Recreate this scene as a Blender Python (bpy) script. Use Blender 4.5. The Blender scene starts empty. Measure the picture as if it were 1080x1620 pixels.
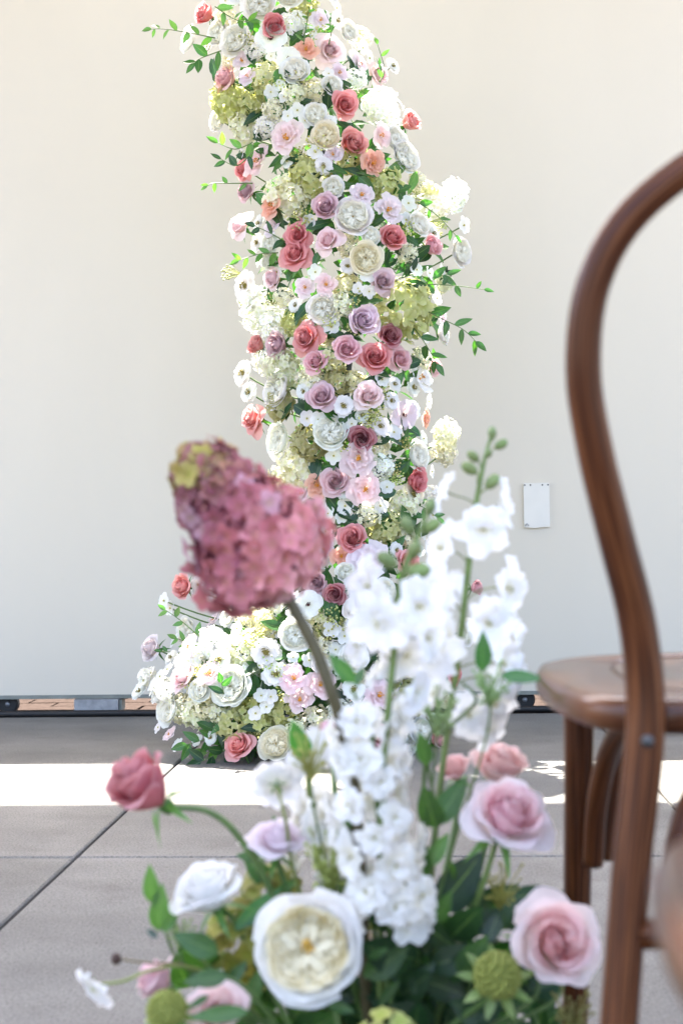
import bpy, math, random
import numpy as np
from mathutils import Vector, Matrix, Quaternion, noise

RND = random.Random(11)
sc = bpy.context.scene
COL = sc.collection
rad = math.radians

# ------------------------------------------------------------------ camera, sky, sun, exposure
CAM_H = 0.58
FPX = 2250.0                      # focal length in pixels of the 1080 x 1620 photograph
YAW, PITCH, ROLL = rad(3.4), rad(0.89), rad(0.9)
CAM = Vector((0, 0, CAM_H))
_f = Vector((-math.sin(YAW) * math.cos(PITCH), math.cos(YAW) * math.cos(PITCH), math.sin(PITCH)))
_r = Vector((math.cos(YAW), math.sin(YAW), 0))
_u = _r.cross(_f).normalized()
RIGHT = (_r * math.cos(ROLL) - _u * math.sin(ROLL)).normalized()
UP = (_u * math.cos(ROLL) + _r * math.sin(ROLL)).normalized()
FWD = _f.normalized()
cam_data = bpy.data.cameras.new('camera')
cam = bpy.data.objects.new('camera', cam_data); COL.objects.link(cam)
cam.matrix_world = Matrix(((RIGHT.x, UP.x, -FWD.x, CAM.x), (RIGHT.y, UP.y, -FWD.y, CAM.y), (RIGHT.z, UP.z, -FWD.z, CAM.z), (0, 0, 0, 1)))
cam_data.sensor_fit = 'VERTICAL'; cam_data.sensor_height = 36; cam_data.sensor_width = 24
cam_data.lens = FPX / 1620 * 36
cam_data.clip_start = 0.02; cam_data.clip_end = 3000
cam_data.dof.use_dof = True; cam_data.dof.focus_distance = 3.58; cam_data.dof.aperture_fstop = 6.3
sc.camera = cam

SUN_DIR = Vector((0.23, -0.385, -1.0)).normalized()      # the way the light travels
world = bpy.data.worlds.new('World'); sc.world = world; world.use_nodes = True
wn = world.node_tree.nodes; wl = world.node_tree.links
sky = wn.new('ShaderNodeTexSky'); sky.sky_type = 'NISHITA'; sky.sun_disc = False
sky.sun_elevation = math.asin(-SUN_DIR.z)
sky.sun_rotation = math.atan2(-SUN_DIR.x, -SUN_DIR.y)
sky.air_density = 0.85; sky.dust_density = 6.0; sky.ozone_density = 0.8
wn['Background'].inputs['Strength'].default_value = 0.15
wl.new(sky.outputs[0], wn['Background'].inputs['Color'])
sun_data = bpy.data.lights.new('sun', 'SUN'); sun_data.energy = 5.0; sun_data.angle = rad(0.53); sun_data.color = (1.0, 0.95, 0.87)
sun = bpy.data.objects.new('sun', sun_data); COL.objects.link(sun)
sun.rotation_euler = SUN_DIR.to_track_quat('-Z', 'Y').to_euler(); sun.location = (0, 0, 8)

sc.view_settings.view_transform = 'Standard'; sc.view_settings.look = 'None'
sc.view_settings.exposure = 3.27; sc.view_settings.gamma = 1.0; sc.view_settings.use_curve_mapping = False
sc.render.engine = 'CYCLES'
sc.cycles.use_denoising = True
sc.cycles.max_bounces = 10; sc.cycles.diffuse_bounces = 7; sc.cycles.transmission_bounces = 6
sc.cycles.sample_clamp_indirect = 6.0

# ------------------------------------------------------------------ helpers
def P(px, py, d):
    """point of the place seen at pixel (px, py) of the photograph, d metres in front of the camera"""
    return CAM + FWD * d + RIGHT * ((px - 540) / FPX * d) + UP * ((810 - py) / FPX * d)

def camvec(x, t, u):
    """direction: x to the right, t towards the camera, u up"""
    return (RIGHT * x - FWD * t + UP * u).normalized()

def floor_at(px, py, z=0.0):
    ray = FWD + RIGHT * ((px - 540) / FPX) + UP * ((810 - py) / FPX)
    return CAM + ray * ((z - CAM_H) / ray.z)

class MB:
    """collects surfaces for one mesh"""
    def __init__(self): self.v = []; self.f = []; self.uv = []
    def grid(self, pts, uvs, nu, nv, closed=False):
        b = len(self.v); self.v.extend(pts)
        for i in range(nu - 1):
            for j in range(nv if closed else nv - 1):
                j2 = (j + 1) % nv
                a = (i * nv + j, i * nv + j2, (i + 1) * nv + j2, (i + 1) * nv + j)
                self.f.append(tuple(b + k for k in a))
                self.uv.extend(uvs[k] for k in a)
        return b
    def poly(self, pts, uvs=None):
        b = len(self.v); self.v.extend(pts); self.f.append(tuple(range(b, b + len(pts))))
        self.uv.extend(uvs or [(0.5, 0.5)] * len(pts))
    def add(self, o, M=None):
        b = len(self.v)
        self.v.extend((M @ Vector(p))[:] for p in o.v) if M is not None else self.v.extend(o.v)
        self.f.extend(tuple(b + k for k in fc) for fc in o.f); self.uv.extend(o.uv)
        return self
    def box(self, lo, hi):
        (x0, y0, z0), (x1, y1, z1) = lo, hi
        c = [(x0, y0, z0), (x1, y0, z0), (x1, y1, z0), (x0, y1, z0), (x0, y0, z1), (x1, y0, z1), (x1, y1, z1), (x0, y1, z1)]
        b = len(self.v); self.v.extend(c)
        for q in ((3, 2, 1, 0), (4, 5, 6, 7), (0, 1, 5, 4), (1, 2, 6, 5), (2, 3, 7, 6), (3, 0, 4, 7)):
            self.f.append(tuple(b + k for k in q)); self.uv.extend([(0, 0), (1, 0), (1, 1), (0, 1)])
        return self
    def ball(self, c, r, sz=(1, 1, 1), nu=6, nv=8):
        pts = []; uv = []
        for i in range(nu):
            a = math.pi * (i / (nu - 1)) * 0.998 + 0.003
            for j in range(nv):
                b = 2 * math.pi * j / nv
                pts.append((c[0] + r * sz[0] * math.sin(a) * math.cos(b), c[1] + r * sz[1] * math.sin(a) * math.sin(b), c[2] - r * sz[2] * math.cos(a)))
                uv.append((j / nv, i / (nu - 1)))
        self.grid(pts, uv, nu, nv, True); return self
    def tube(self, path, radii, n=8, ell=1.0, caps=True, ref=None):
        path = [Vector(p) for p in path]; m = len(path)
        if not hasattr(radii, '__len__'): radii = [radii] * m
        pts = []; uv = []; L = 0.0; prev = None
        for i, p in enumerate(path):
            t = (path[min(i + 1, m - 1)] - path[max(i - 1, 0)]).normalized()
            if prev is None:
                r0 = Vector(ref) if ref is not None else (Vector((0, 0, 1)) if abs(t.z) < 0.9 else Vector((1, 0, 0)))
            else: r0 = prev
            a = (r0 - t * r0.dot(t)).normalized(); b = t.cross(a); prev = a
            if i: L += (p - path[i - 1]).length
            for j in range(n):
                w = 2 * math.pi * j / n
                q = p + (a * math.cos(w) * ell + b * math.sin(w)) * radii[i]
                pts.append(q[:]); uv.append((abs(2.0 * j / n - 1), L))
        b0 = self.grid(pts, uv, m, n, True)
        if caps:
            self.f.append(tuple(b0 + k for k in range(n))[::-1]); self.uv.extend([(0.5, 0)] * n)
            self.f.append(tuple(b0 + (m - 1) * n + k for k in range(n))); self.uv.extend([(0.5, L)] * n)
        return self
    def mesh(self, name, mat=None, smooth=True):
        me = bpy.data.meshes.new(name); me.from_pydata(self.v, [], self.f)
        ul = me.uv_layers.new(name='UVMap'); ul.data.foreach_set('uv', np.array(self.uv, dtype=np.float32).ravel())
        if smooth: me.polygons.foreach_set('use_smooth', [True] * len(me.polygons))
        if mat: me.materials.append(mat)
        me.update(); return me

def ob(name, me, parent=None, loc=(0, 0, 0), rot=None, scale=1.0, color=None):
    o = bpy.data.objects.new(name, me); COL.objects.link(o)
    if parent is not None: o.parent = parent
    o.location = loc
    if rot is not None: o.rotation_mode = 'QUATERNION'; o.rotation_quaternion = rot
    o.scale = (scale,) * 3 if not hasattr(scale, '__len__') else scale
    if color is not None: o.color = (*color[:3], 1)
    return o

def tag(o, label=None, cat=None, group=None, kind=None):
    if label: o['label'] = label
    if cat: o['category'] = cat
    if group: o['group'] = group
    if kind: o['kind'] = kind
    return o

def thing(name, label, cat, loc, group=None):
    return tag(ob(name, None, None, loc), label, cat, group)

def face(F, spin=0.0):
    q = Vector(F).to_track_quat('Z', 'Y')
    return q @ Quaternion((0, 0, 1), spin)

def bez(p0, p1, p2, p3, n=10):
    out = []
    for i in range(n):
        t = i / (n - 1); s = 1 - t
        out.append(p0 * s**3 + p1 * 3 * s * s * t + p2 * 3 * s * t * t + p3 * t**3)
    return out

def spline(pts, n=6):
    """Catmull-Rom through the points"""
    pts = [Vector(p) for p in pts]; out = []
    for i in range(len(pts) - 1):
        a = pts[max(i - 1, 0)]; b = pts[i]; c = pts[i + 1]; d = pts[min(i + 2, len(pts) - 1)]
        for k in range(n):
            t = k / n
            out.append(0.5 * ((2 * b) + (c - a) * t + (2 * a - 5 * b + 4 * c - d) * t * t + (3 * b - a - 3 * c + d) * t**3))
    out.append(pts[-1]); return out

# ------------------------------------------------------------------ materials
def nodes(name):
    m = bpy.data.materials.new(name); m.use_nodes = True
    nt = m.node_tree; nt.nodes.clear()
    out = nt.nodes.new('ShaderNodeOutputMaterial')
    return m, nt.nodes, nt.links, out

def ramp(N, stops):
    r = N.new('ShaderNodeValToRGB'); e = r.color_ramp.elements
    while len(e) < len(stops): e.new(0.5)
    for k, (p, c) in enumerate(stops): e[k].position = p; e[k].color = (*c, 1)
    return r

def mixc(N, L, a, b, fac, mode='MIX'):
    m = N.new('ShaderNodeMix'); m.data_type = 'RGBA'; m.blend_type = mode
    for s, v in ((m.inputs[0], fac), (m.inputs[6], a), (m.inputs[7], b)):
        if hasattr(v, 'links'): L.new(v, s)
        else: s.default_value = v if not hasattr(v, '__len__') else (*v, 1)
    return m.outputs[2]

def petal_material(name, trans=0.46, base_tint=(1.0, 0.97, 0.80), edge=0.22, rough=0.6):
    """a petal takes its flower's own colour; paler at the rim, greener-yellow at the claw, faint veins"""
    m, N, L, out = nodes(name)
    oi = N.new('ShaderNodeObjectInfo'); uv = N.new('ShaderNodeUVMap'); sep = N.new('ShaderNodeSeparateXYZ'); L.new(uv.outputs[0], sep.inputs[0])
    mp = N.new('ShaderNodeMapping'); mp.inputs['Scale'].default_value = (14, 1.2, 1); L.new(uv.outputs[0], mp.inputs[0])
    nz = N.new('ShaderNodeTexNoise'); nz.inputs['Scale'].default_value = 2.2; nz.inputs['Detail'].default_value = 3; L.new(mp.outputs[0], nz.inputs[0])
    vr = ramp(N, [(0.3, (0.90, 0.90, 0.90)), (0.7, (1.0, 1.0, 1.0))]); L.new(nz.outputs[0], vr.inputs[0])
    c = mixc(N, L, oi.outputs['Color'], vr.outputs[0], 1.0, 'MULTIPLY')
    er = ramp(N, [(0.72, (0, 0, 0)), (1.0, (edge, edge, edge))]); L.new(sep.outputs[1], er.inputs[0])
    c = mixc(N, L, c, (0.9, 0.86, 0.86), er.outputs[0])
    br = ramp(N, [(0.0, (0.8, 0.8, 0.8)), (0.45, (0, 0, 0))]); L.new(sep.outputs[1], br.inputs[0])
    ct = mixc(N, L, c, base_tint, 1.0, 'MULTIPLY')
    c = mixc(N, L, c, ct, br.outputs[0])
    bs = N.new('ShaderNodeBsdfPrincipled'); bs.inputs['Roughness'].default_value = rough; bs.inputs['Specular IOR Level'].default_value = 0.25
    L.new(c, bs.inputs['Base Color'])
    bp = N.new('ShaderNodeBump'); bp.inputs['Strength'].default_value = 0.12; bp.inputs['Distance'].default_value = 0.01; L.new(nz.outputs[0], bp.inputs['Height']); L.new(bp.outputs[0], bs.inputs['Normal'])
    tr = N.new('ShaderNodeBsdfTranslucent'); L.new(c, tr.inputs[0])
    mx = N.new('ShaderNodeMixShader'); mx.inputs[0].default_value = trans
    L.new(bs.outputs[0], mx.inputs[1]); L.new(tr.outputs[0], mx.inputs[2]); L.new(mx.outputs[0], out.inputs[0])
    return m

def leaf_material():
    m, N, L, out = nodes('leaf')
    oi = N.new('ShaderNodeObjectInfo'); uv = N.new('ShaderNodeUVMap'); sep = N.new('ShaderNodeSeparateXYZ'); L.new(uv.outputs[0], sep.inputs[0])
    # midrib and side veins
    ab = N.new('ShaderNodeMath'); ab.operation = 'SUBTRACT'; L.new(sep.outputs[0], ab.inputs[0]); ab.inputs[1].default_value = 0.5
    a2 = N.new('ShaderNodeMath'); a2.operation = 'ABSOLUTE'; L.new(ab.outputs[0], a2.inputs[0])
    rib = ramp(N, [(0.0, (1, 1, 1)), (0.045, (0, 0, 0))]); L.new(a2.outputs[0], rib.inputs[0])
    nz = N.new('ShaderNodeTexNoise'); nz.inputs['Scale'].default_value = 5; nz.inputs['Detail'].default_value = 4; L.new(uv.outputs[0], nz.inputs[0])
    vr = ramp(N, [(0.3, (0.72, 0.78, 0.72)), (0.7, (1.1, 1.05, 1.0))]); L.new(nz.outputs[0], vr.inputs[0])
    c = mixc(N, L, oi.outputs['Color'], vr.outputs[0], 1.0, 'MULTIPLY')
    rf = N.new('ShaderNodeMath'); rf.operation = 'MULTIPLY'; L.new(rib.outputs[0], rf.inputs[0]); rf.inputs[1].default_value = 0.3
    c = mixc(N, L, c, (0.30, 0.42, 0.16), rf.outputs[0])
    bs = N.new('ShaderNodeBsdfPrincipled'); bs.inputs['Roughness'].default_value = 0.38; bs.inputs['Specular IOR Level'].default_value = 0.45
    L.new(c, bs.inputs['Base Color'])
    tc = mixc(N, L, c, (1.5, 2.1, 0.55), 1.0, 'MULTIPLY')
    tr = N.new('ShaderNodeBsdfTranslucent'); L.new(tc, tr.inputs[0])
    mx = N.new('ShaderNodeMixShader'); mx.inputs[0].default_value = 0.34
    L.new(bs.outputs[0], mx.inputs[1]); L.new(tr.outputs[0], mx.inputs[2]); L.new(mx.outputs[0], out.inputs[0])
    return m

def plain(name, color=None, rough=0.6, noise=0.25, scale=40.0, metal=0.0, spec=0.4):
    """surface with faint mottling; colour None takes the object's own colour"""
    m, N, L, out = nodes(name)
    tc = N.new('ShaderNodeTexCoord')
    nz = N.new('ShaderNodeTexNoise'); nz.inputs['Scale'].default_value = scale; nz.inputs['Detail'].default_value = 4; L.new(tc.outputs['Object'], nz.inputs[0])
    lo = 1 - noise
    vr = ramp(N, [(0.3, (lo, lo, lo)), (0.7, (1, 1, 1))]); L.new(nz.outputs[0], vr.inputs[0])
    src = color
    if color is None: src = N.new('ShaderNodeObjectInfo').outputs['Color']
    c = mixc(N, L, src, vr.outputs[0], 1.0, 'MULTIPLY')
    bs = N.new('ShaderNodeBsdfPrincipled'); bs.inputs['Roughness'].default_value = rough; bs.inputs['Metallic'].default_value = metal; bs.inputs['Specular IOR Level'].default_value = spec
    L.new(c, bs.inputs['Base Color']); L.new(bs.outputs[0], out.inputs[0])
    return m

def concrete_material(name, c0=(0.100, 0.097, 0.090), c1=(0.160, 0.155, 0.144)):
    m, N, L, out = nodes(name)
    tc = N.new('ShaderNodeTexCoord'); oi = N.new('ShaderNodeObjectInfo')
    geo = N.new('ShaderNodeNewGeometry')
    big = N.new('ShaderNodeTexNoise'); big.inputs['Scale'].default_value = 2.2; big.inputs['Detail'].default_value = 6; big.inputs['Roughness'].default_value = 0.62; L.new(geo.outputs['Position'], big.inputs[0])
    cr = ramp(N, [(0.32, c0), (0.68, c1)]); L.new(big.outputs[0], cr.inputs[0])
    fine = N.new('ShaderNodeTexNoise'); fine.inputs['Scale'].default_value = 240; fine.inputs['Detail'].default_value = 3; L.new(geo.outputs['Position'], fine.inputs[0])
    fr = ramp(N, [(0.32, (0.62, 0.61, 0.60)), (0.5, (1, 1, 1)), (0.72, (1.25, 1.25, 1.23))]); L.new(fine.outputs[0], fr.inputs[0])
    c = mixc(N, L, cr.outputs[0], fr.outputs[0], 1.0, 'MULTIPLY')
    mp = N.new('ShaderNodeMapping'); mp.inputs['Scale'].default_value = (5, 9, 3); mp.inputs['Rotation'].default_value = (0, 0, 0.5); L.new(geo.outputs['Position'], mp.inputs[0])
    st = N.new('ShaderNodeTexNoise'); st.inputs['Scale'].default_value = 1.0; st.inputs['Detail'].default_value = 5; L.new(mp.outputs[0], st.inputs[0])
    sr = ramp(N, [(0.35, (0.90, 0.90, 0.89)), (0.6, (1.03, 1.03, 1.03))]); L.new(st.outputs[0], sr.inputs[0])
    c = mixc(N, L, c, sr.outputs[0], 1.0, 'MULTIPLY')
    sp = N.new('ShaderNodeTexNoise'); sp.inputs['Scale'].default_value = 7.0; sp.inputs['Detail'].default_value = 8; sp.inputs['Roughness'].default_value = 0.7; L.new(geo.outputs['Position'], sp.inputs[0])
    spr = ramp(N, [(0.30, (0.78, 0.77, 0.75)), (0.44, (1, 1, 1)), (0.62, (1, 1, 1)), (0.75, (1.10, 1.10, 1.09))]); L.new(sp.outputs[0], spr.inputs[0])
    c = mixc(N, L, c, spr.outputs[0], 1.0, 'MULTIPLY')
    pit = N.new('ShaderNodeTexVoronoi'); pit.inputs['Scale'].default_value = 34; L.new(geo.outputs['Position'], pit.inputs[0])
    pr = ramp(N, [(0.05, (0.6, 0.59, 0.57)), (0.09, (1, 1, 1))]); L.new(pit.outputs[0], pr.inputs[0])
    c = mixc(N, L, c, pr.outputs[0], 1.0, 'MULTIPLY')
    tint = N.new('ShaderNodeMapRange'); tint.inputs[3].default_value = 0.94; tint.inputs[4].default_value = 1.05; L.new(oi.outputs['Random'], tint.inputs[0])
    cmb = N.new('ShaderNodeCombineXYZ'); [L.new(tint.outputs[0], cmb.inputs[k]) for k in range(3)]
    c = mixc(N, L, c, cmb.outputs[0], 1.0, 'MULTIPLY')
    bs = N.new('ShaderNodeBsdfPrincipled'); bs.inputs['Roughness'].default_value = 0.8; bs.inputs['Specular IOR Level'].default_value = 0.3
    L.new(c, bs.inputs['Base Color'])
    bp = N.new('ShaderNodeBump'); bp.inputs['Strength'].default_value = 0.35; bp.inputs['Distance'].default_value = 0.003; L.new(fine.outputs[0], bp.inputs['Height']); L.new(bp.outputs[0], bs.inputs['Normal'])
    L.new(bs.outputs[0], out.inputs[0]); return m

def wall_material():
    m, N, L, out = nodes('painted_panel')
    geo = N.new('ShaderNodeNewGeometry')
    mp = N.new('ShaderNodeMapping'); mp.inputs['Scale'].default_value = (1.2, 1.2, 0.35); L.new(geo.outputs['Position'], mp.inputs[0])
    a = N.new('ShaderNodeTexNoise'); a.inputs['Scale'].default_value = 1.4; a.inputs['Detail'].default_value = 5; L.new(mp.outputs[0], a.inputs[0])
    ar = ramp(N, [(0.35, (0.535, 0.492, 0.407)), (0.65, (0.565, 0.520, 0.432))]); L.new(a.outputs[0], ar.inputs[0])
    b = N.new('ShaderNodeTexNoise'); b.inputs['Scale'].default_value = 90; b.inputs['Detail'].default_value = 2; L.new(geo.outputs['Position'], b.inputs[0])
    # a few scuffs
    v = N.new('ShaderNodeTexVoronoi'); v.inputs['Scale'].default_value = 2.6; L.new(geo.outputs['Position'], v.inputs[0])
    vr = ramp(N, [(0.012, (0.86, 0.86, 0.85)), (0.03, (1, 1, 1))]); L.new(v.outputs[0], vr.inputs[0])
    c = mixc(N, L, ar.outputs[0], vr.outputs[0], 1.0, 'MULTIPLY')
    bs = N.new('ShaderNodeBsdfPrincipled'); bs.inputs['Roughness'].default_value = 0.55; bs.inputs['Specular IOR Level'].default_value = 0.3
    L.new(c, bs.inputs['Base Color'])
    bp = N.new('ShaderNodeBump'); bp.inputs['Strength'].default_value = 0.05; bp.inputs['Distance'].default_value = 0.002; L.new(b.outputs[0], bp.inputs['Height']); L.new(bp.outputs[0], bs.inputs['Normal'])
    L.new(bs.outputs[0], out.inputs[0]); return m

def wood_material(name='stained_wood', sc_u=9.0, sc_v=5.0, coat=0.12):
    m, N, L, out = nodes(name)
    uv = N.new('ShaderNodeUVMap'); mp = N.new('ShaderNodeMapping'); mp.inputs['Scale'].default_value = (sc_u, sc_v, 1); L.new(uv.outputs[0], mp.inputs[0])
    nz = N.new('ShaderNodeTexNoise'); nz.inputs['Scale'].default_value = 1.6; nz.inputs['Detail'].default_value = 6; nz.inputs['Distortion'].default_value = 0.4; L.new(mp.outputs[0], nz.inputs[0])
    cr = ramp(N, [(0.30, (0.016, 0.0045, 0.002)), (0.48, (0.058, 0.0175, 0.006)), (0.70, (0.15, 0.054, 0.018))]); L.new(nz.outputs[0], cr.inputs[0])
    bs = N.new('ShaderNodeBsdfPrincipled'); L.new(cr.outputs[0], bs.inputs['Base Color'])
    rr = ramp(N, [(0.3, (0.30,) * 3), (0.7, (0.42,) * 3)]); L.new(nz.outputs[0], rr.inputs[0]); L.new(rr.outputs[0], bs.inputs['Roughness'])
    bs.inputs['Coat Weight'].default_value = coat; bs.inputs['Coat Roughness'].default_value = 0.12; bs.inputs['Specular IOR Level'].default_value = 0.12
    bp = N.new('ShaderNodeBump'); bp.inputs['Strength'].default_value = 0.15; bp.inputs['Distance'].default_value = 0.002; L.new(nz.outputs[0], bp.inputs['Height']); L.new(bp.outputs[0], bs.inputs['Normal'])
    L.new(bs.outputs[0], out.inputs[0]); return m

M_PETAL = petal_material('petal')
M_PETALF = petal_material('petal_thin', trans=0.5, edge=0.12)
M_CREAM = petal_material('hydrangea_petal', trans=0.46, base_tint=(0.92, 0.98, 0.6), edge=0.1)
M_LEAF = leaf_material()
M_STEM = plain('stem', None, 0.5, 0.3, 60)
M_CENTRE = plain('flower_centre', None, 0.7, 0.45, 300)
M_CONC = concrete_material('concrete_slab')
M_GROUND = concrete_material('ground_concrete', (0.115, 0.108, 0.098), (0.15, 0.14, 0.127))
M_WALL = wall_material()
M_WOOD = wood_material()
M_SEAT = wood_material('stained_seat_wood', 3.0, 14.0, 0.42)
M_TRIM = plain('grey_green_trim', (0.20, 0.215, 0.19), 0.5, 0.3, 20)
M_STEEL = plain('galvanised_steel', (0.33, 0.34, 0.36), 0.45, 0.35, 50, 0.6)
M_RUBBER = plain('black_rubber', (0.012, 0.012, 0.013), 0.6, 0.3, 40)
M_PLATE = plain('white_enamel', (0.62, 0.60, 0.54), 0.35, 0.06, 15)
M_SCREW = plain('dark_screw', (0.08, 0.08, 0.08), 0.4, 0.2, 80, 0.7)
M_BRICK = plain('salmon_brick', (0.032, 0.0245, 0.0215), 1.0, 0.35, 60, 0.0, 0.0)
M_SOFFIT = plain('roof_board', (0.82, 0.79, 0.73), 0.8, 0.08, 6)
M_BOWL = plain('dark_ceramic', (0.02, 0.022, 0.02), 0.5, 0.2, 30)
M_PLY = plain('plywood_block', (0.42, 0.30, 0.17), 0.7, 0.25, 30)

# ------------------------------------------------------------------ the setting
WALL_Y = 4.62
GATE_BOTTOM, GATE_TOP = 0.056, 3.95
SLOPE = 0.385
NEAR, FAR = floor_at(300, 1272).y, floor_at(300, 1206).y       # the sunlit band on the floor
ROOF_Z = 4.3
GATE_TOP = (WALL_Y - FAR) / SLOPE

g = MB(); S = 1200
g.poly([(-S, -S, -0.012), (S, -S, -0.012), (S, 4.57, -0.012), (-S, 4.57, -0.012)])
tag(ob('ground', g.mesh('ground', M_GROUND)), kind='structure')
g = MB(); g.poly([(-S, 4.57, -0.014), (S, 4.57, -0.014), (S, S, -0.014), (-S, S, -0.014)])
beyond = tag(ob('ground_beyond_wall', g.mesh('ground_beyond_wall', M_BRICK)), kind='structure')
# paving: real concrete slabs with recessed joints
floor = tag(ob('floor', None), kind='structure')
jx = floor_at(122, 1356); JY = jx.y
xl = floor_at(60, 1411).x; xr = floor_at(1068, 1279).x
SX = xr - xl; SY = 4.57 - JY
xs = [xl + SX * k for k in range(-4, 7)]
ys = [JY - SY * 3, JY - SY * 2, JY - SY, JY, 4.57]
gap = 0.0035
def slab_mesh(w, d):
    b = 0.003; m = MB()
    lo = [(0, 0, -0.012), (w, 0, -0.012), (w, d, -0.012), (0, d, -0.012)]
    mid = [(0, 0, -b), (w, 0, -b), (w, d, -b), (0, d, -b)]
    hi = [(b, b, 0), (w - b, b, 0), (w - b, d - b, 0), (b, d - b, 0)]
    m.v = lo + mid + hi
    for a in (0, 4):
        for k in range(4): m.f.append((a + k, a + (k + 1) % 4, a + 4 + (k + 1) % 4, a + 4 + k))
    m.f.append((8, 9, 10, 11)); m.uv = [(0, 0)] * (4 * len(m.f))
    return m.mesh('slab', M_CONC, False)
for j in range(len(ys) - 1):
    sm = slab_mesh(SX - 2 * gap, ys[j + 1] - ys[j] - 2 * gap)
    for i in range(len(xs) - 1):
        ob('slab', sm, floor, (xs[i] + gap, ys[j] + gap, RND.uniform(-0.0006, 0.0006)))
# brick courses seen under the wall
bm_ = MB().box((0, 0, -0.010), (0.205, 0.095, 0.004)).mesh('brick', M_BRICK, False)
for r_ in range(5):
    for k in range(-9, 11):
        ob('brick', bm_, beyond, (k * 0.215 + (0.107 if r_ % 2 else 0), 4.62 + r_ * 0.104, RND.uniform(-0.001, 0.001)))
# roof over the seating: shades all but the band of sun by the wall
g = MB().box((-6, 0.3, ROOF_Z), (3.0, NEAR + SLOPE * ROOF_Z, ROOF_Z + 0.22))
tag(ob('roof', g.mesh('roof', M_SOFFIT, False)), 'pale flat roof shading the seating area above the view', 'roof')

# the rolling wall
gw = thing('rolling_wall', 'large off-white rolling wall panel behind the flower arch', 'wall', (0, WALL_Y, 0))
g = MB().box((-7, -0.02, GATE_BOTTOM + 0.012), (7, 0.04, GATE_TOP)); ob('panel', g.mesh('panel', M_WALL, False), gw)
g = MB().box((-7, -0.026, GATE_BOTTOM), (7, 0.046, GATE_BOTTOM + 0.0118)); ob('bottom_rail', g.mesh('bottom_rail', M_TRIM, False), gw)
def on_wall(px, py):
    ray = FWD + RIGHT * ((px - 540) / FPX) + UP * ((810 - py) / FPX)
    return CAM + ray * ((WALL_Y - 0.02) / ray.y)
wheel = MB()
wheel.tube([(0, -0.014, 0), (0, -0.011, 0), (0, 0.011, 0), (0, 0.014, 0)], [0.028, 0.0335, 0.0335, 0.028], 24)
wme = wheel.mesh('caster_wheel', M_RUBBER, False)
for px in (10, 830):
    p = on_wall(px, 1100); o = ob('caster_wheel', wme, gw, (p.x, 0.012, 0.0375))
    h = MB().tube([(0, -0.0165, 0), (0, 0.0165, 0)], 0.008, 12); ob('hub', h.mesh('hub', M_STEEL), o)
pb = on_wall(155, 1115)
g = MB().box((-0.072, -0.045, 0.0145), (0.072, 0.03, GATE_BOTTOM - 0.001)); o = ob('guide_block', g.mesh('guide_block', M_STEEL, False), gw, (pb.x, 0, 0))
g = MB().box((0.0725, -0.03, 0.018), (0.082, 0.02, GATE_BOTTOM - 0.004)); ob('end_plate', g.mesh('end_plate', M_TRIM, False), o)
# black rubber cable lying along the foot of the wall
pts = [Vector((x, 4.575 + 0.012 * math.sin(x * 2.1) + 0.006 * math.sin(x * 5), 0.011)) for x in np.linspace(-3.5, 4.5, 60)]
tag(ob('rubber_cable', MB().tube(pts, 0.0105, 8).mesh('rubber_cable', M_RUBBER)), 'black rubber cable lying along the foot of the wall', 'cable')
# cover plate
c = on_wall(848, 799); w, h = 0.041, 0.0705
cp = thing('cover_plate', 'small white metal cover plate screwed to the wall', 'cover plate', (c.x, WALL_Y - 0.02, c.z))
g = MB()
prof = [(-w, -h), (-w * 0.6, -h - 0.002), (-w * 0.1, -h - 0.0035), (w * 0.3, -h - 0.001), (w, -h), (w, h), (-w, h)]
n = len(prof)
g.poly([(x, -0.0095, z) for x, z in prof])
for k in range(n):
    a, b = prof[k], prof[(k + 1) % n]; g.poly([(a[0], 0, a[1]), (b[0], 0, b[1]), (b[0], -0.0095, b[1]), (a[0], -0.0095, a[1])])
ob('plate', g.mesh('plate', M_PLATE, False), cp)
sm = MB().ball((0, 0, 0), 0.0028, (1, 0.5, 1), 5, 8).mesh('screw', M_SCREW)
for x in (-0.037, -0.019, 0.019, 0.037): ob('screw', sm, cp, (x, -0.0097, h - 0.006))
g = MB().tube([(-0.038, -0.0105, -h + 0.003), (-0.033, -0.012, -h + 0.012), (-0.026, -0.0105, -h + 0.004)], 0.0013, 6); ob('bent_corner', g.mesh('bent_corner', M_STEEL), cp)

# ------------------------------------------------------------------ flower shapes (unit width, opening along +Z)
def cup_petal(phi, W, R, H, o, cin, ruf=0.02, spin=0.12, z0=0.0, nt=8, ns=9, seed=0, tip=0.16):
    rr = random.Random(seed); p1, p2 = rr.uniform(0, 6), rr.uniform(0, 6); pts = []; uv = []
    ot = rr.uniform(0.85, 1.2)
    for i in range(nt):
        t = i / (nt - 1)
        for j in range(ns):
            s = 2 * j / (ns - 1) - 1
            te = t * (1 - tip * abs(s) ** 2.4)
            wv = W * (0.30 + 0.70 * min(1, te * 1.9) ** 0.8) * (1 - 0.10 * te ** 5)
            r = R * (1 - (1 - te) ** 2.3) * (1 - cin * te ** 3)
            r += o * R * 0.42 * ot * te ** 5 + o * 0.05 * abs(s) ** 3 * te
            r += R * spin * s * te + (0.02 + 0.03 * o) * max(0.0, (te - 0.80) / 0.2) ** 2
            r += ruf * te ** 3 * (math.sin(4.2 * s + p1) + 0.45 * math.sin(9.5 * s + p2))
            z = z0 + H * te - o * H * 0.42 * ot * te ** 6 + ruf * 0.7 * te ** 3 * math.sin(5.1 * s + p2)
            a = phi + s * wv
            pts.append((r * math.cos(a), r * math.sin(a), z)); uv.append((0.5 + 0.5 * s, t))
    m = MB(); m.grid(pts, uv, nt, ns); return m

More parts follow.
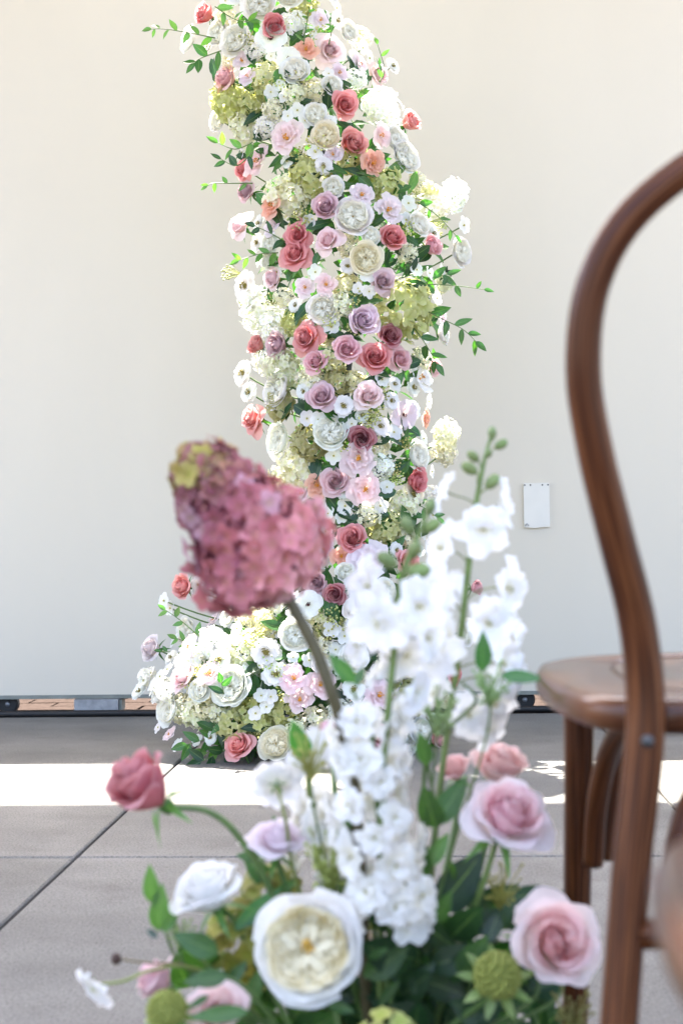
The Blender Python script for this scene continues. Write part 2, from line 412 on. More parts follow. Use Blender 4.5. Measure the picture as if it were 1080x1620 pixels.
def rose_parts(seed, opening=1.0, outer=7, tip_=0.14):
    """core (the tight middle) and a list of loose outer petals"""
    r = random.Random(seed); core = MB(); out = []; phi = r.uniform(0, 6)
    for k in range(5):
        core.add(cup_petal(phi, 2.4 - 0.2 * k, 0.036 + 0.020 * k, 0.60 + 0.004 * k, 0.02 * k, 0.66 - 0.08 * k, 0.004, 0.22, 0.03, 8, 11, seed=seed + k)); phi += 2.3
    for k in range(11):
        q = k / 10
        core.add(cup_petal(phi, 1.5 - 0.45 * q, 0.125 + 0.135 * q, 0.615 - 0.045 * q, 0.14 + 0.28 * q * opening, 0.36 - 0.31 * q, 0.010, 0.15, 0.01, 10, 11, seed=seed + 20 + k, tip=0.12 + 0.12 * r.random())); phi += 2.4 + r.uniform(-.25, .25)
    for k in range(outer):
        q = k / max(1, outer - 1)
        out.append(cup_petal(phi, 1.0 - 0.1 * q, 0.275 + 0.065 * q, 0.56 - 0.15 * q * opening, (0.50 + 0.65 * q) * opening, 0.03, 0.024, 0.10, 0.0, 11, 13, seed=seed + 40 + k, tip=tip_ + 0.1 * r.random())); phi += 2.4 + r.uniform(-.3, .3)
    return core, out

def garden_parts(seed, outer=8):
    """very full quartered rose: folded inner petals in a shallow bowl"""
    r = random.Random(seed); core = MB(); out = []
    # the heart: one crumpled, pleated rosette of petal tissue, deeper at the pleats, with loose folded petals on it
    pts = []; uv = []; NR, NA = 12, 90; ph = [r.uniform(0, 6.28) for _ in range(4)]
    for i in range(NR):
        for j in range(NA):
            q = i / (NR - 1); R0 = 0.025 + 0.325 * q; an = j / NA * 6.2832
            n1 = noise.noise(Vector((math.cos(an) * 2.3 + ph[0], math.sin(an) * 2.3 + ph[1], 1.3 * q))); n2 = noise.noise(Vector((math.cos(an) * 5.5 + ph[2], math.sin(an) * 5.5, 2.2 * q + ph[3])))
            pl = 0.62 * (1 - min(1, abs(n1) * 3.2)) + 0.38 * (1 - min(1, abs(n2) * 3.2))
            amp = 0.10 * math.sin(math.pi * min(1, 0.15 + q * 0.85)) ** 0.8
            z = 0.245 + 0.045 * q * q + amp * (pl - 0.5)
            pts.append((R0 * math.cos(an), R0 * math.sin(an), z)); uv.append((j / NA, 0.12 + 0.5 * pl))
    core.grid(pts, uv, NR, NA, True)
    for k in range(11):
        a = k / 11 * 2 * math.pi + r.uniform(-.2, .2); L0 = r.uniform(0.05, 0.13); L1 = L0 + r.uniform(0.12, 0.18); bend = r.uniform(-0.9, 0.9); sg = 1 if k % 2 else -1
        pts = []; uv = []
        for i in range(5):
            t = i / 4
            for j in range(7):
                s = j / 6; rr_ = L0 + (L1 - L0) * s
                aa = a + bend * s * 0.4 + sg * (0.05 + 0.10 * t * t) * t / (rr_ + 0.06)
                z = 0.20 + 0.05 * rr_ + (0.10 + 0.02 * math.sin(s * 3.14)) * t - 0.03 * t ** 3
                pts.append((rr_ * math.cos(aa), rr_ * math.sin(aa), z)); uv.append((s, 0.3 + 0.45 * t))
        core.grid(pts, uv, 5, 7)
    for ring, (R, H, n_) in enumerate(((0.20, 0.30, 5), (0.27, 0.335, 6), (0.325, 0.36, 7), (0.365, 0.375, 7))):
        for k in range(n_):
            core.add(cup_petal(k / n_ * 6.283 + ring * 0.5 + r.uniform(-.2, .2), 0.62, R, H, 0.06, 0.12, 0.022, 0.08, 0.0, 7, 9, seed + ring * 10 + k, 0.10))
    phi = r.uniform(0, 6)
    for k in range(outer):
        q = k / (outer - 1)
        out.append(cup_petal(phi, 1.0, 0.385 + 0.05 * q, 0.37 - 0.07 * q, 0.04 + 0.26 * q, 0.02, 0.016, 0.07, 0.0, 11, 17, seed + 60 + k, 0.04 + 0.05 * r.random())); phi += 2.4 + r.uniform(-.2, .2)
    return core, out

def flat_petal(phi, L, Wd, rise, curl, notch=0.0, r0=0.02, ruf=0.01, nt=6, ns=5, seed=0, fat=0.62):
    rr = random.Random(seed); p1 = rr.uniform(0, 6); pts = []; uv = []
    ca, sa = math.cos(phi), math.sin(phi)
    for i in range(nt):
        t = i / (nt - 1)
        for j in range(ns):
            s = 2 * j / (ns - 1) - 1
            w = Wd * (0.16 + 0.84 * math.sin(math.pi * min(1, t ** fat * 0.86 + 0.0)) ** 0.8) if t > 0 else Wd * 0.16
            l = r0 + L * t * (1 - (0.10 * abs(s) ** 2)) - notch * L * (1 - abs(s)) * t ** 6 + 0.5 * notch * L * math.cos(s * 9 + p1) * t ** 6 * 0.4
            x, y = l, s * w
            z = rise * L * t + curl * L * t * t + ruf * (math.sin(3.1 * s + p1) + 0.6 * math.sin(6.3 * s + 2 * p1 + 3 * t)) * t * t + 0.10 * w * s * s
            pts.append((x * ca - y * sa, x * sa + y * ca, z)); uv.append((0.5 + 0.5 * s, t))
    m = MB(); m.grid(pts, uv, nt, ns); return m

def blossom(n_, L, Wd, rise, curl, notch, seed, layers=1, fat=0.62, nt=6, ns=5):
    m = MB(); r = random.Random(seed)
    for l in range(layers):
        for k in range(n_):
            m.add(flat_petal((k + 0.5 * l) / n_ * 6.283 + r.uniform(-.12, .12), L * (1 - 0.18 * l) * r.uniform(.9, 1.08), Wd * r.uniform(.9, 1.1), rise + 0.25 * l + r.uniform(-.06, .06), curl, notch, seed=seed * 31 + l * 9 + k, fat=fat, nt=nt, ns=ns))
    return m

def stamens(r_, n_, h, seed, rad_=0.012):
    m = MB(); r = random.Random(seed)
    m.ball((0, 0, h * 0.25), r_ * 0.62, (1, 1, 0.5), 5, 8)
    for k in range(n_):
        a = r.uniform(0, 6.283); q = r_ * math.sqrt(r.uniform(0.1, 1))
        m.ball((q * math.cos(a), q * math.sin(a), h * r.uniform(.7, 1.1)), rad_ * r.uniform(.8, 1.2), (1, 1, 1), 4, 5)
    return m

def floret(seed, cup=0.12):
    m = MB(); r = random.Random(seed)
    for k in range(4):
        m.add(flat_petal(k * 1.5708 + r.uniform(-.15, .15), 0.50, 0.245 * r.uniform(.9, 1.1), cup + r.uniform(-.15, .15), -0.22 + r.uniform(-.1, .15), 0.0, 0.0, 0.03, 6, 5, seed * 7 + k, 0.62))
    return m

def head(seed, n_, fl, squash=0.85, size=0.24, jit=0.06, tilt=0.55):
    """rounded flower head of many small florets, unit width, with gaps and florets standing out"""
    m = MB(); r = random.Random(seed); lob = [(Vector((r.uniform(-1, 1), r.uniform(-1, 1), r.uniform(-.3, 1))).normalized(), r.uniform(-.22, .16)) for _ in range(9)]
    for k in range(n_):
        z = 1 - 1.72 * (k + 0.5) / n_; a = k * 2.39996; q = math.sqrt(max(0, 1 - z * z))
        n0 = Vector((q * math.cos(a), q * math.sin(a), z))
        R = 0.42 * (1 + sum(w * max(0, n0.dot(d) - 0.55) / 0.45 for d, w in lob)) + r.uniform(-jit, jit)
        nrm = n0 + Vector((r.uniform(-tilt, tilt), r.uniform(-tilt, tilt), r.uniform(-tilt, tilt))); nrm.normalize()
        p = Vector((n0.x, n0.y, n0.z * squash)) * R
        M = Matrix.Translation(p) @ face(nrm, r.uniform(0, 6)).to_matrix().to_4x4() @ Matrix.Scale(size * r.uniform(.7, 1.2), 4)
        m.add(fl[k % len(fl)], M)
    return m

def leaf_mb(Wd=0.40, droop=0.18, fold=0.22, point=0.9, nt=7, wav=0.012):
    pts = []; uv = []
    for i in range(nt):
        t = i / (nt - 1)
        w = Wd * 0.5 * (math.sin(math.pi * min(1, t ** 0.78)) ** point) + 0.004
        for j in range(5):
            s = j / 2 - 1
            pts.append((s * w, t - 0.02 * abs(s), fold * abs(s) * w - droop * t * t + wav * math.sin(t * 11 + s * 2))); uv.append((0.5 + 0.5 * s, t))
    m = MB(); m.grid(pts, uv, nt, 5); return m

# shared meshes
ROSES = []
for sd, op in ((3, 0.9), (17, 1.15), (29, 0.55), (41, 0.3), (53, 1.3), (67, 0.75)):
    core, out = rose_parts(sd, op, 7); ROSES.append((core.mesh('rose_core', M_PETAL), [p.mesh('petal', M_PETAL) for p in out]))
GARDENS = []
for sd in (5, 44, 58):
    core, out = garden_parts(sd); GARDENS.append((core.mesh('garden_core', M_PETALF), [p.mesh('petal', M_PETALF) for p in out]))
BTN = stamens(0.05, 12, 0.20, 3, 0.016).mesh('button', M_CENTRE)
OPENS = []
for sd in (7, 23, 37):
    m = MB(); r = random.Random(sd); phi = 0
    for k in range(14):
        q = k / 13
        m.add(cup_petal(phi, 0.78 - 0.15 * (1 - q), 0.17 + 0.20 * q, 0.30 - 0.12 * q, 0.25 + 0.6 * q, 0.0, 0.035, 0.08, 0, 7, 9, sd + k, 0.12)); phi += 2.4 + r.uniform(-.2, .2)
    OPENS.append(m.mesh('open_rose', M_PETALF))
STAM = stamens(0.085, 26, 0.2, 9, 0.016).mesh('stamens', M_CENTRE)
COSMOS = [blossom(8, 0.47, 0.20, 0.16, -0.12, 0.12, s_, 2, 0.75).mesh('cosmos', M_PETALF) for s_ in (1, 2, 3)]
COSC = stamens(0.13, 24, 0.13, 4, 0.022).mesh('stamens', M_CENTRE)
BLOS = [blossom(5, 0.48, 0.24, 0.15, -0.05, 0.03, s_, 1, 0.75).mesh('blossom', M_PETALF) for s_ in (4, 5, 6)]
BLOC = MB().ball((0, 0, 0.04), 0.06, (1, 1, .7), 5, 7).mesh('eye', M_CENTRE)
ANEM = [blossom(6, 0.48, 0.31, 0.28, -0.16, 0.0, s_, 1, 0.6, 7, 7).mesh('anemone', M_PETALF) for s_ in (8, 9)]
FL = [floret(s_, 0.38) for s_ in range(4)]
SM = [blossom(5, 0.50, 0.19, 0.35, -0.25, 0.05, s_, 1, 0.75, 5, 3) for s_ in (14, 15)]
CREAMH = [head(s_, 120, SM, 0.82, 0.20, 0.10, 0.8).mesh('cream_hydrangea', M_CREAM) for s_ in (1, 2)]
GREENH = [head(s_, 80, FL, 0.8, 0.27, 0.07, 0.7).mesh('green_hydrangea', M_CREAM) for s_ in (3, 4)]
LEAVES = [leaf_mb(0.42).mesh('leaf', M_LEAF), leaf_mb(0.50, 0.28, 0.3).mesh('leaf', M_LEAF), leaf_mb(0.36, 0.05, 0.15).mesh('leaf', M_LEAF), leaf_mb(0.46, -0.1, 0.25).mesh('leaf', M_LEAF)]
m = MB()
for k in range(5): m.add(leaf_mb(0.26, 0.75, 0.2, 1.1, 6), Matrix.Rotation(k * 1.2566, 4, 'Z') @ Matrix.Translation((0, 0.03, 0.02)) @ Matrix.Rotation(0.15, 4, 'X') @ Matrix.Scale(0.34, 4))
m.ball((0, 0, -0.02), 0.085, (1, 1, 1.1), 6, 10)
CALYX = m.mesh('calyx', M_LEAF)

# colours of petals (linear)
CORAL = (0.74, 0.25, 0.25); DEEP = (0.40, 0.095, 0.115); SALMON = (0.83, 0.37, 0.34); PINK = (0.83, 0.50, 0.53)
MAUVE = (0.68, 0.47, 0.51); BLUSH = (0.87, 0.70, 0.71); LILAC = (0.84, 0.74, 0.78); WHITE = (0.86, 0.86, 0.83); IVORY = (0.86, 0.82, 0.68)
PEACH = (0.82, 0.46, 0.34); CREAM = (0.74, 0.72, 0.46); GREENY = (0.54, 0.56, 0.25); OLIVE = (0.50, 0.48, 0.24); PALE = (0.80, 0.79, 0.62)
AMBER = (0.75, 0.32, 0.03); OLIVEC = (0.24, 0.20, 0.04); DARKC = (0.08, 0.025, 0.02)
G_DARK = (0.020, 0.060, 0.026); G_MID = (0.045, 0.125, 0.034); G_LIGHT = (0.095, 0.21, 0.05); G_TEAL = (0.028, 0.075, 0.055)
GREENSTEM = (0.10, 0.17, 0.045)

def vary(c, a=0.06):
    k = 1 + RND.uniform(-a, a); return tuple(min(0.94, max(0.005, x * k * (1 + RND.uniform(-a, a) * 0.4))) for x in c)

def flower(kind, parent, loc, F, size, color, var=None, split=True, spin=None):
    """one flower as a part (with its own pieces below it) of parent"""
    q = face(F, RND.uniform(0, 6.28) if spin is None else spin); v = RND.randrange(6) if var is None else var
    col = vary(color)
    if kind == 'rose':
        core, out = ROSES[v % 6]; o = ob('rose', core, parent, loc, q, size, col)
        for p in out: ob('petal', p, o, (0, 0, 0), None, 1, vary(col, 0.03))
        ob('calyx', CALYX, o, (0, 0, 0), None, 1, G_MID)
    elif kind == 'garden':
        core, out = GARDENS[v % 3]; o = ob('garden_rose', core, parent, loc, q, size, vary(tuple(a * b for a, b in zip(color, (1.04, 1.03, .95))), .02))
        for p in out: ob('petal', p, o, (0, 0, 0), None, 1, col)
        ob('button', BTN, o, (0, 0, 0), None, 1, (0.62, 0.42, 0.10))
    elif kind == 'open':
        o = ob('open_rose', OPENS[v % 3], parent, loc, q, size, col); ob('stamens', STAM, o, (0, 0, 0), None, 1, AMBER)
    elif kind == 'cosmos':
        o = ob('cosmos_flower', COSMOS[v % 3], parent, loc, q, size, col); ob('stamens', COSC, o, (0, 0, 0), None, 1, OLIVEC)
    elif kind == 'blossom':
        o = ob('white_blossom', BLOS[v % 3], parent, loc, q, size, col); ob('eye', BLOC, o, (0, 0, 0), None, 1, (0.45, 0.42, 0.08))
    elif kind == 'anemone':
        o = ob('anemone_flower', ANEM[v % 2], parent, loc, q, size, col); ob('stamens', COSC, o, (0, 0, 0), None, 0.62, DARKC)
    elif kind == 'cream':
        o = ob('cream_hydrangea', CREAMH[v % 2], parent, loc, q, size, col); tag(o, kind='stuff')
    elif kind == 'green':
        o = ob('green_hydrangea', GREENH[v % 2], parent, loc, q, size, col); tag(o, kind='stuff')
    return o

# ------------------------------------------------------------------ the flower arch
AD = 3.84                                    # its distance from the camera
def lean(py): return AD - 0.01 + 0.21 * max(0.0, (1150 - py) / 1150)   # it leans back a little towards the top
AXIS = [(-90, 388, 105), (0, 420, 105), (60, 445, 120), (120, 465, 128), (200, 497, 138), (260, 520, 140), (320, 540, 150), (400, 555, 150), (480, 560, 142),
        (560, 548, 132), (640, 545, 128), (720, 565, 115), (800, 575, 102), (880, 572, 108), (950, 545, 150), (1020, 500, 230), (1090, 480, 262), (1150, 480, 235), (1205, 470, 175)]
def axis_at(py):
    return (float(np.interp(py, [a[0] for a in AXIS], [a[1] for a in AXIS])), float(np.interp(py, [a[0] for a in AXIS], [a[2] for a in AXIS])))
base = floor_at(480, 1195); base.z = 0.0
arch = thing('flower_arch', 'tall leaning column of roses, hydrangeas and greenery standing before the white wall', 'flower arch', base)
def rel(p): return p - base
def arch_pose(px, py, sink=0.0, rnd=0.22):
    cx, hw = axis_at(py); dx = (px - cx) / hw; k = max(-1.0, min(1.0, dx)); ad = lean(py)
    R = min(hw, 150) * ad / FPX
    dep = ad - R * math.sqrt(max(0.0, 1 - k * k)) * (1 - sink)
    if abs(dx) > 0.95: dep += RND.uniform(-0.04, 0.05)
    upw = 0.12 + (0.35 if py > 960 else 0.0)
    F = camvec(k * 0.75 + RND.uniform(-rnd, rnd), 1.05 * math.sqrt(max(0.12, 1 - k * k * 0.92)) + RND.uniform(-.1, .1), upw + RND.uniform(-rnd, rnd))
    return P(px, py, dep), F, dep

FLOWERS = '''
rose CORAL 325 22 50 L|garden WHITE 298 62 48|garden WHITE 372 64 54|garden WHITE 345 52 40|garden WHITE 410 6 56|rose CORAL 434 42 48|anemone WHITE 428 60 46|anemone WHITE 456 92 38
cream WHITE 462 46 52|garden WHITE 467 112 50|rose BLUSH 522 78 54|open PEACH 484 78 34|cosmos WHITE 535 32 30 R|blossom WHITE 575 75 24 R|rose BLUSH 598 118 44 R|cosmos WHITE 622 103 28 R
rose PINK 358 124 48 L|green GREENY 362 160 58|rose CORAL 545 165 52|rose SALMON 648 193 48 R|cream WHITE 605 172 66|cream PALE 383 205 60|garden WHITE 345 190 40 L
blossom WHITE 428 145 22|blossom WHITE 442 135 22|blossom WHITE 449 152 22|blossom WHITE 455 183 22|blossom WHITE 470 174 24|blossom WHITE 483 190 24|open BLUSH 453 218 58
cosmos WHITE 520 193 30|garden IVORY 515 214 50|rose SALMON 558 228 54|blossom WHITE 499 240 26|cosmos WHITE 512 262 34|open BLUSH 408 256 52|rose CORAL 385 268 42 L|garden WHITE 640 248 60
garden WHITE 626 222 52|open PEACH 590 258 44|open BLUSH 603 214 42|rose MAUVE 390 303 46 L|cream PALE 452 312 74|open PEACH 430 325 42|rose MAUVE 515 328 56|garden WHITE 558 343 60|open LILAC 572 308 40
open LILAC 614 332 52|green GREENY 490 278 72|green GREENY 605 290 52|cream WHITE 722 310 52 R|cream WHITE 692 328 62 R|cream CREAM 680 302 38|blossom WHITE 735 356 28 R|garden WHITE 728 398 46 R
rose CORAL 620 376 54|rose PINK 682 390 48 R|cosmos WHITE 686 370 34|rose BLUSH 378 357 46 L|rose CORAL 470 372 46|rose CORAL 466 402 54|rose BLUSH 518 380 44|cream PALE 548 388 46|garden IVORY 578 408 52
blossom WHITE 498 430 26|blossom WHITE 583 432 30|blossom WHITE 566 456 22|blossom WHITE 584 461 24|open BLUSH 516 450 36|cream CREAM 545 450 50|rose MAUVE 605 445 48|cosmos WHITE 385 452 54 L
rose BLUSH 432 440 44|blossom WHITE 437 430 26|cream WHITE 412 490 76|cream WHITE 430 516 66|cream WHITE 398 470 50 L|garden WHITE 510 488 52|rose LILAC 574 506 68|green GREENY 640 486 98|green GREENY 466 510 42
rose CORAL 484 535 56|rose DEEP 617 531 48|rose MAUVE 440 546 50|rose SALMON 407 546 40 L|rose PINKL 548 552 56|rose CORAL 593 566 54|rose PINK 632 568 42|rose PINK 499 572 42
cosmos WHITE 382 590 46 L|cosmos WHITE 392 620 42 L|cream PALE 450 582 66|cream PALE 498 597 50|garden WHITE 438 618 60|rose MAUVE 508 628 52|rose BLUSH 582 626 50|cosmos WHITE 543 642 38
cream CREAM 562 602 44|green OLIVE 536 604 46|open WHITE 665 598 54|cosmos WHITE 655 612 40|rose PINK 688 580 30 R|blossom WHITE 605 600 28|cosmos WHITE 620 634 32|anemone LILAC 640 656 50|cosmos WHITE 654 648 34
cosmos WHITE 602 674 34|open PEACH 672 662 34|rose SALMON 400 662 54 L|garden WHITE 441 696 58|garden WHITE 522 684 54|blossom WHITE 485 662 26|blossom WHITE 503 664 26|blossom WHITE 527 721 30|rose DEEP 572 694 46
open BLUSH 567 725 58|garden WHITE 660 720 50 R|cream PALE 710 688 50 R|cream PALE 702 716 50 R|green OLIVE 490 697 64|cream PALE 470 742 72|cream PALE 440 762 56|rose MAUVE 530 762 56|cosmos WHITE 543 776 32
open BLUSH 578 774 54|rose CORAL 657 760 48|cosmos PALE 655 781 48|blossom WHITE 612 770 26|blossom WHITE 602 800 26|open BLUSH 478 780 42|open PEACH 502 768 42|blossom WHITE 508 796 26|blossom WHITE 518 812 24
rose CORAL 557 852 52|green GREENY 607 842 54|open LILAC 585 886 64|rose SALMON 645 890 44|anemone WHITE 487 956 44|rose MAUVE 500 922 46|open PEACH 540 880 40|rose DEEP 530 940 40
garden WHITE 467 1005 58|cosmos WHITE 420 1032 54|open BLUSH 465 1073 50|open BLUSH 507 1083 54|open BLUSH 474 1107 44|garden WHITE 365 1086 64|cosmos WHITE 436 1066 44|rose BLUSH 290 1070 52
rose LILAC 240 1026 50 L|garden WHITE 296 998 50 L|rose SALMON 290 928 48 L|blossom WHITE 312 925 34 L|blossom WHITE 258 950 28 L|blossom WHITE 268 962 24 L|blossom WHITE 226 1076 24|blossom WHITE 240 1082 24|blossom WHITE 252 1070 24|blossom WHITE 264 1058 24
blossom WHITE 238 1064 24|blossom WHITE 276 1084 24|garden WHITE 266 1122 56 L|cream PALE 325 1104 66|cream PALE 310 1132 54|cream PALE 375 1030 62|green GREENY 370 1140 62|green GREENY 412 1134 64|green GREENY 446 1126 54
blossom WHITE 413 1100 26|blossom WHITE 421 1118 24|blossom WHITE 404 1128 26|blossom WHITE 428 1102 24|rose SALMON 378 1180 58|garden IVORY 437 1177 56|cream PALE 500 1142 54|cream CREAM 512 986 56|cream CREAM 420 985 50
blossom WHITE 525 995 28|blossom WHITE 545 1006 28|blossom WHITE 531 1027 28|garden WHITE 566 966 50|garden WHITE 560 1040 46|open BLUSH 600 1100 50|rose CORAL 716 1066 44 R|rose PINK 752 930 34 R|cream PALE 690 1048 50|garden WHITE 735 1000 46 R
garden WHITE 664 1156 46|rose PINK 692 1172 40|cream PALE 620 1010 60|rose CORAL 640 960 44|garden WHITE 690 960 46|cream PALE 560 1150 56|rose PINK 600 1165 46|green GREENY 650 1100 60|cosmos WHITE 560 1090 40
cream WHITE 262 1088 48|cream PALE 286 1118 52|cream WHITE 302 1046 54|open BLUSH 332 1066 42|cosmos WHITE 346 1044 40|cream WHITE 336 1018 54|blossom WHITE 276 1012 28|garden WHITE 316 1092 40|cream PALE 345 1124 48|cream WHITE 232 1070 34|cosmos WHITE 250 1096 36|blossom WHITE 222 1064 24|open BLUSH 300 1024 36|cream PALE 400 1010 50|cream WHITE 392 1062 50
garden WHITE 345 -28 50|rose PINK 400 -40 48|garden WHITE 455 -10 46|cream PALE 380 -66 60|rose CORAL 440 -62 48|green GREENY 480 8 44
cream CREAM 520 560 60|cream PALE 640 800 50|green OLIVE 440 640 52|cream WHITE 420 570 56|cream PALE 600 700 40|green GREENY 560 250 50|cream CREAM 420 120 50|cream PALE 500 150 44|green GREENY 400 160 50
'''
PINKL = (0.82, 0.52, 0.58)
core_pts = []
protrude = []
seen = 0
for item in FLOWERS.replace('\n', '|').split('|'):
    w = item.split()
    if len(w) < 5: continue
    kind, cname, px, py, sz = w[0], w[1], float(w[2]), float(w[3]), float(w[4]); side = w[5] if len(w) > 5 else ''
    p, F, dep = arch_pose(px, py, 0.0 if kind not in ('cream', 'green') else 0.18)
    if side == 'L': F = camvec(-0.75 + RND.uniform(-.15, .15), 0.65, 0.2 + RND.uniform(-.2, .2))
    if side == 'R': F = camvec(0.7 + RND.uniform(-.15, .15), 0.65, 0.2 + RND.uniform(-.2, .2))
    size = sz * RND.uniform(.93, 1.1) * dep / FPX * (1.03 if kind in ('rose', 'garden') else 1.04)
    back = {'rose': 0.30, 'garden': 0.22, 'cream': 0.05, 'green': 0.05}.get(kind, 0.08)
    flower(kind, arch, rel(p - F * (size * back)), F, size, globals()[cname])
    if side: protrude.append((p - F * (size * (back - 0.02)), px, py, dep))

spots = [(float(i.split()[2]), float(i.split()[3]), float(i.split()[4])) for i in FLOWERS.replace('\n', '|').split('|') if len(i.split()) >= 5]
fill = random.Random(55); made = 0
for _ in range(4000):
    if made >= 150: break
    py = fill.uniform(-60, 1185) if fill.random() < 0.72 else fill.uniform(960, 1185)
    cx, hw = axis_at(py); dx = fill.uniform(-1.08, 1.08) if py < 960 else fill.uniform(-1.0, 0.9); px = cx + dx * hw
    if any((px - a) ** 2 + (py - b) ** 2 < (0.46 * c + 6) ** 2 for a, b, c in spots): continue
    kind, cl, sz = fill.choice([('blossom', WHITE, 24), ('blossom', WHITE, 26), ('blossom', WHITE, 22), ('cosmos', WHITE, 30), ('cream', WHITE, 40), ('cream', PALE, 38), ('open', LILAC, 32), ('garden', WHITE, 36)])
    if py > 1150 and kind == 'garden': continue
    p, F, dep = arch_pose(px, py, 0.03); size = sz * fill.uniform(.9, 1.2) * dep / FPX
    flower(kind, arch, rel(p - F * size * 0.1), F, size, cl); spots.append((px, py, sz)); made += 1

# stems of the flowers that stand out from the column
def inner(px, py, dep_off=0.02):
    cx, hw = axis_at(py); return P(cx + (px - cx) * 0.35, py, lean(py) + dep_off)
for p, px, py, dep in protrude:
    q = inner(px, py + 45); mid = (p + q) / 2 + Vector((0, 0, -0.02))
    ob('stem', MB().tube(bez(p, p * 0.6 + mid * 0.4, mid, q, 8), 0.0022, 6).mesh('stem', M_STEM), arch, -base, None, 1, GREENSTEM)

# metal frame inside the column and the foot it stands on
path = spline([P(480, 1185, AD)] + [P(axis_at(y)[0], y, lean(y) + 0.03) for y in (1090, 950, 800, 640, 480, 320, 200, 60, -60)], 4)
ob('frame', MB().tube(path, 0.013, 8).mesh('frame', M_SCREW), arch, -base)
c = floor_at(480, 1185)
g = MB().box((-0.17, -0.10, 0.002), (0.20, 0.14, 0.042)); ob('foot', g.mesh('foot', M_BOWL, False), arch, (c.x - base.x, c.y + 0.06 - base.y, 0))
g = MB().box((-0.05, -0.02, 0.002), (0.02, 0.02, 0.036)); ob('wood_block', g.mesh('wood_block', M_PLY, False), arch, (floor_at(415, 1196).x - base.x, c.y - 0.065 - base.y, 0))

def leaf_rot(d, nrm):
    y = Vector(d).normalized(); z = Vector(nrm); z = (z - y * z.dot(y)).normalized(); x = y.cross(z)
    return Matrix(((x.x, y.x, z.x), (x.y, y.y, z.y), (x.z, y.z, z.z))).to_quaternion()

def leaf(parent, off, a, b, nrm, color, var=None, wide=1.0):
    d = b - a; L = d.length
    o = ob('leaf', LEAVES[RND.randrange(4) if var is None else var], parent, a - off, leaf_rot(d, nrm), (L * wide, L, L), color)
    return o

# leafy sprigs that reach out of the column: pixel path of the stem, leaf size
def sprig(pts, n_, size, col, dep, spread=1.0, tipsize=0.7):
    dep += 0.09
    w = [P(x, y, dep + dz) for x, y, dz in pts]; pathw = spline(w, 6)
    st = ob('sprig', MB().tube([p - w[0] for p in pathw], [0.0020 * (1 - 0.6 * i / len(pathw)) for i in range(len(pathw))], 5).mesh('sprig', M_STEM), arch, rel(w[0]), None, 1, GREENSTEM)
    for k in range(n_):
        t = (k + 0.6) / n_; i = min(len(pathw) - 2, int(t * (len(pathw) - 1))); p = pathw[i]; tan = (pathw[i + 1] - pathw[max(0, i - 1)]).normalized()
        sd = 1 if k % 2 else -1; s_ = size * (1 - (1 - tipsize) * t) * RND.uniform(.8, 1.15)
        side = tan.cross(-FWD).normalized() * sd
        d = (tan * 0.6 + side * 0.8 * spread + Vector((RND.uniform(-.3, .3), RND.uniform(-.4, .4), RND.uniform(-.35, .15)))).normalized() * s_
        leaf(st, w[0], p, p + d, camvec(RND.uniform(-.6, .6), 1, RND.uniform(-.3, .8)), vary(col, .25))
    leaf(st, w[0], pathw[-1], pathw[-1] + (pathw[-1] - pathw[-3]).normalized() * size * tipsize, camvec(.2, 1, .3), vary(col, .2))
mpx = AD / FPX
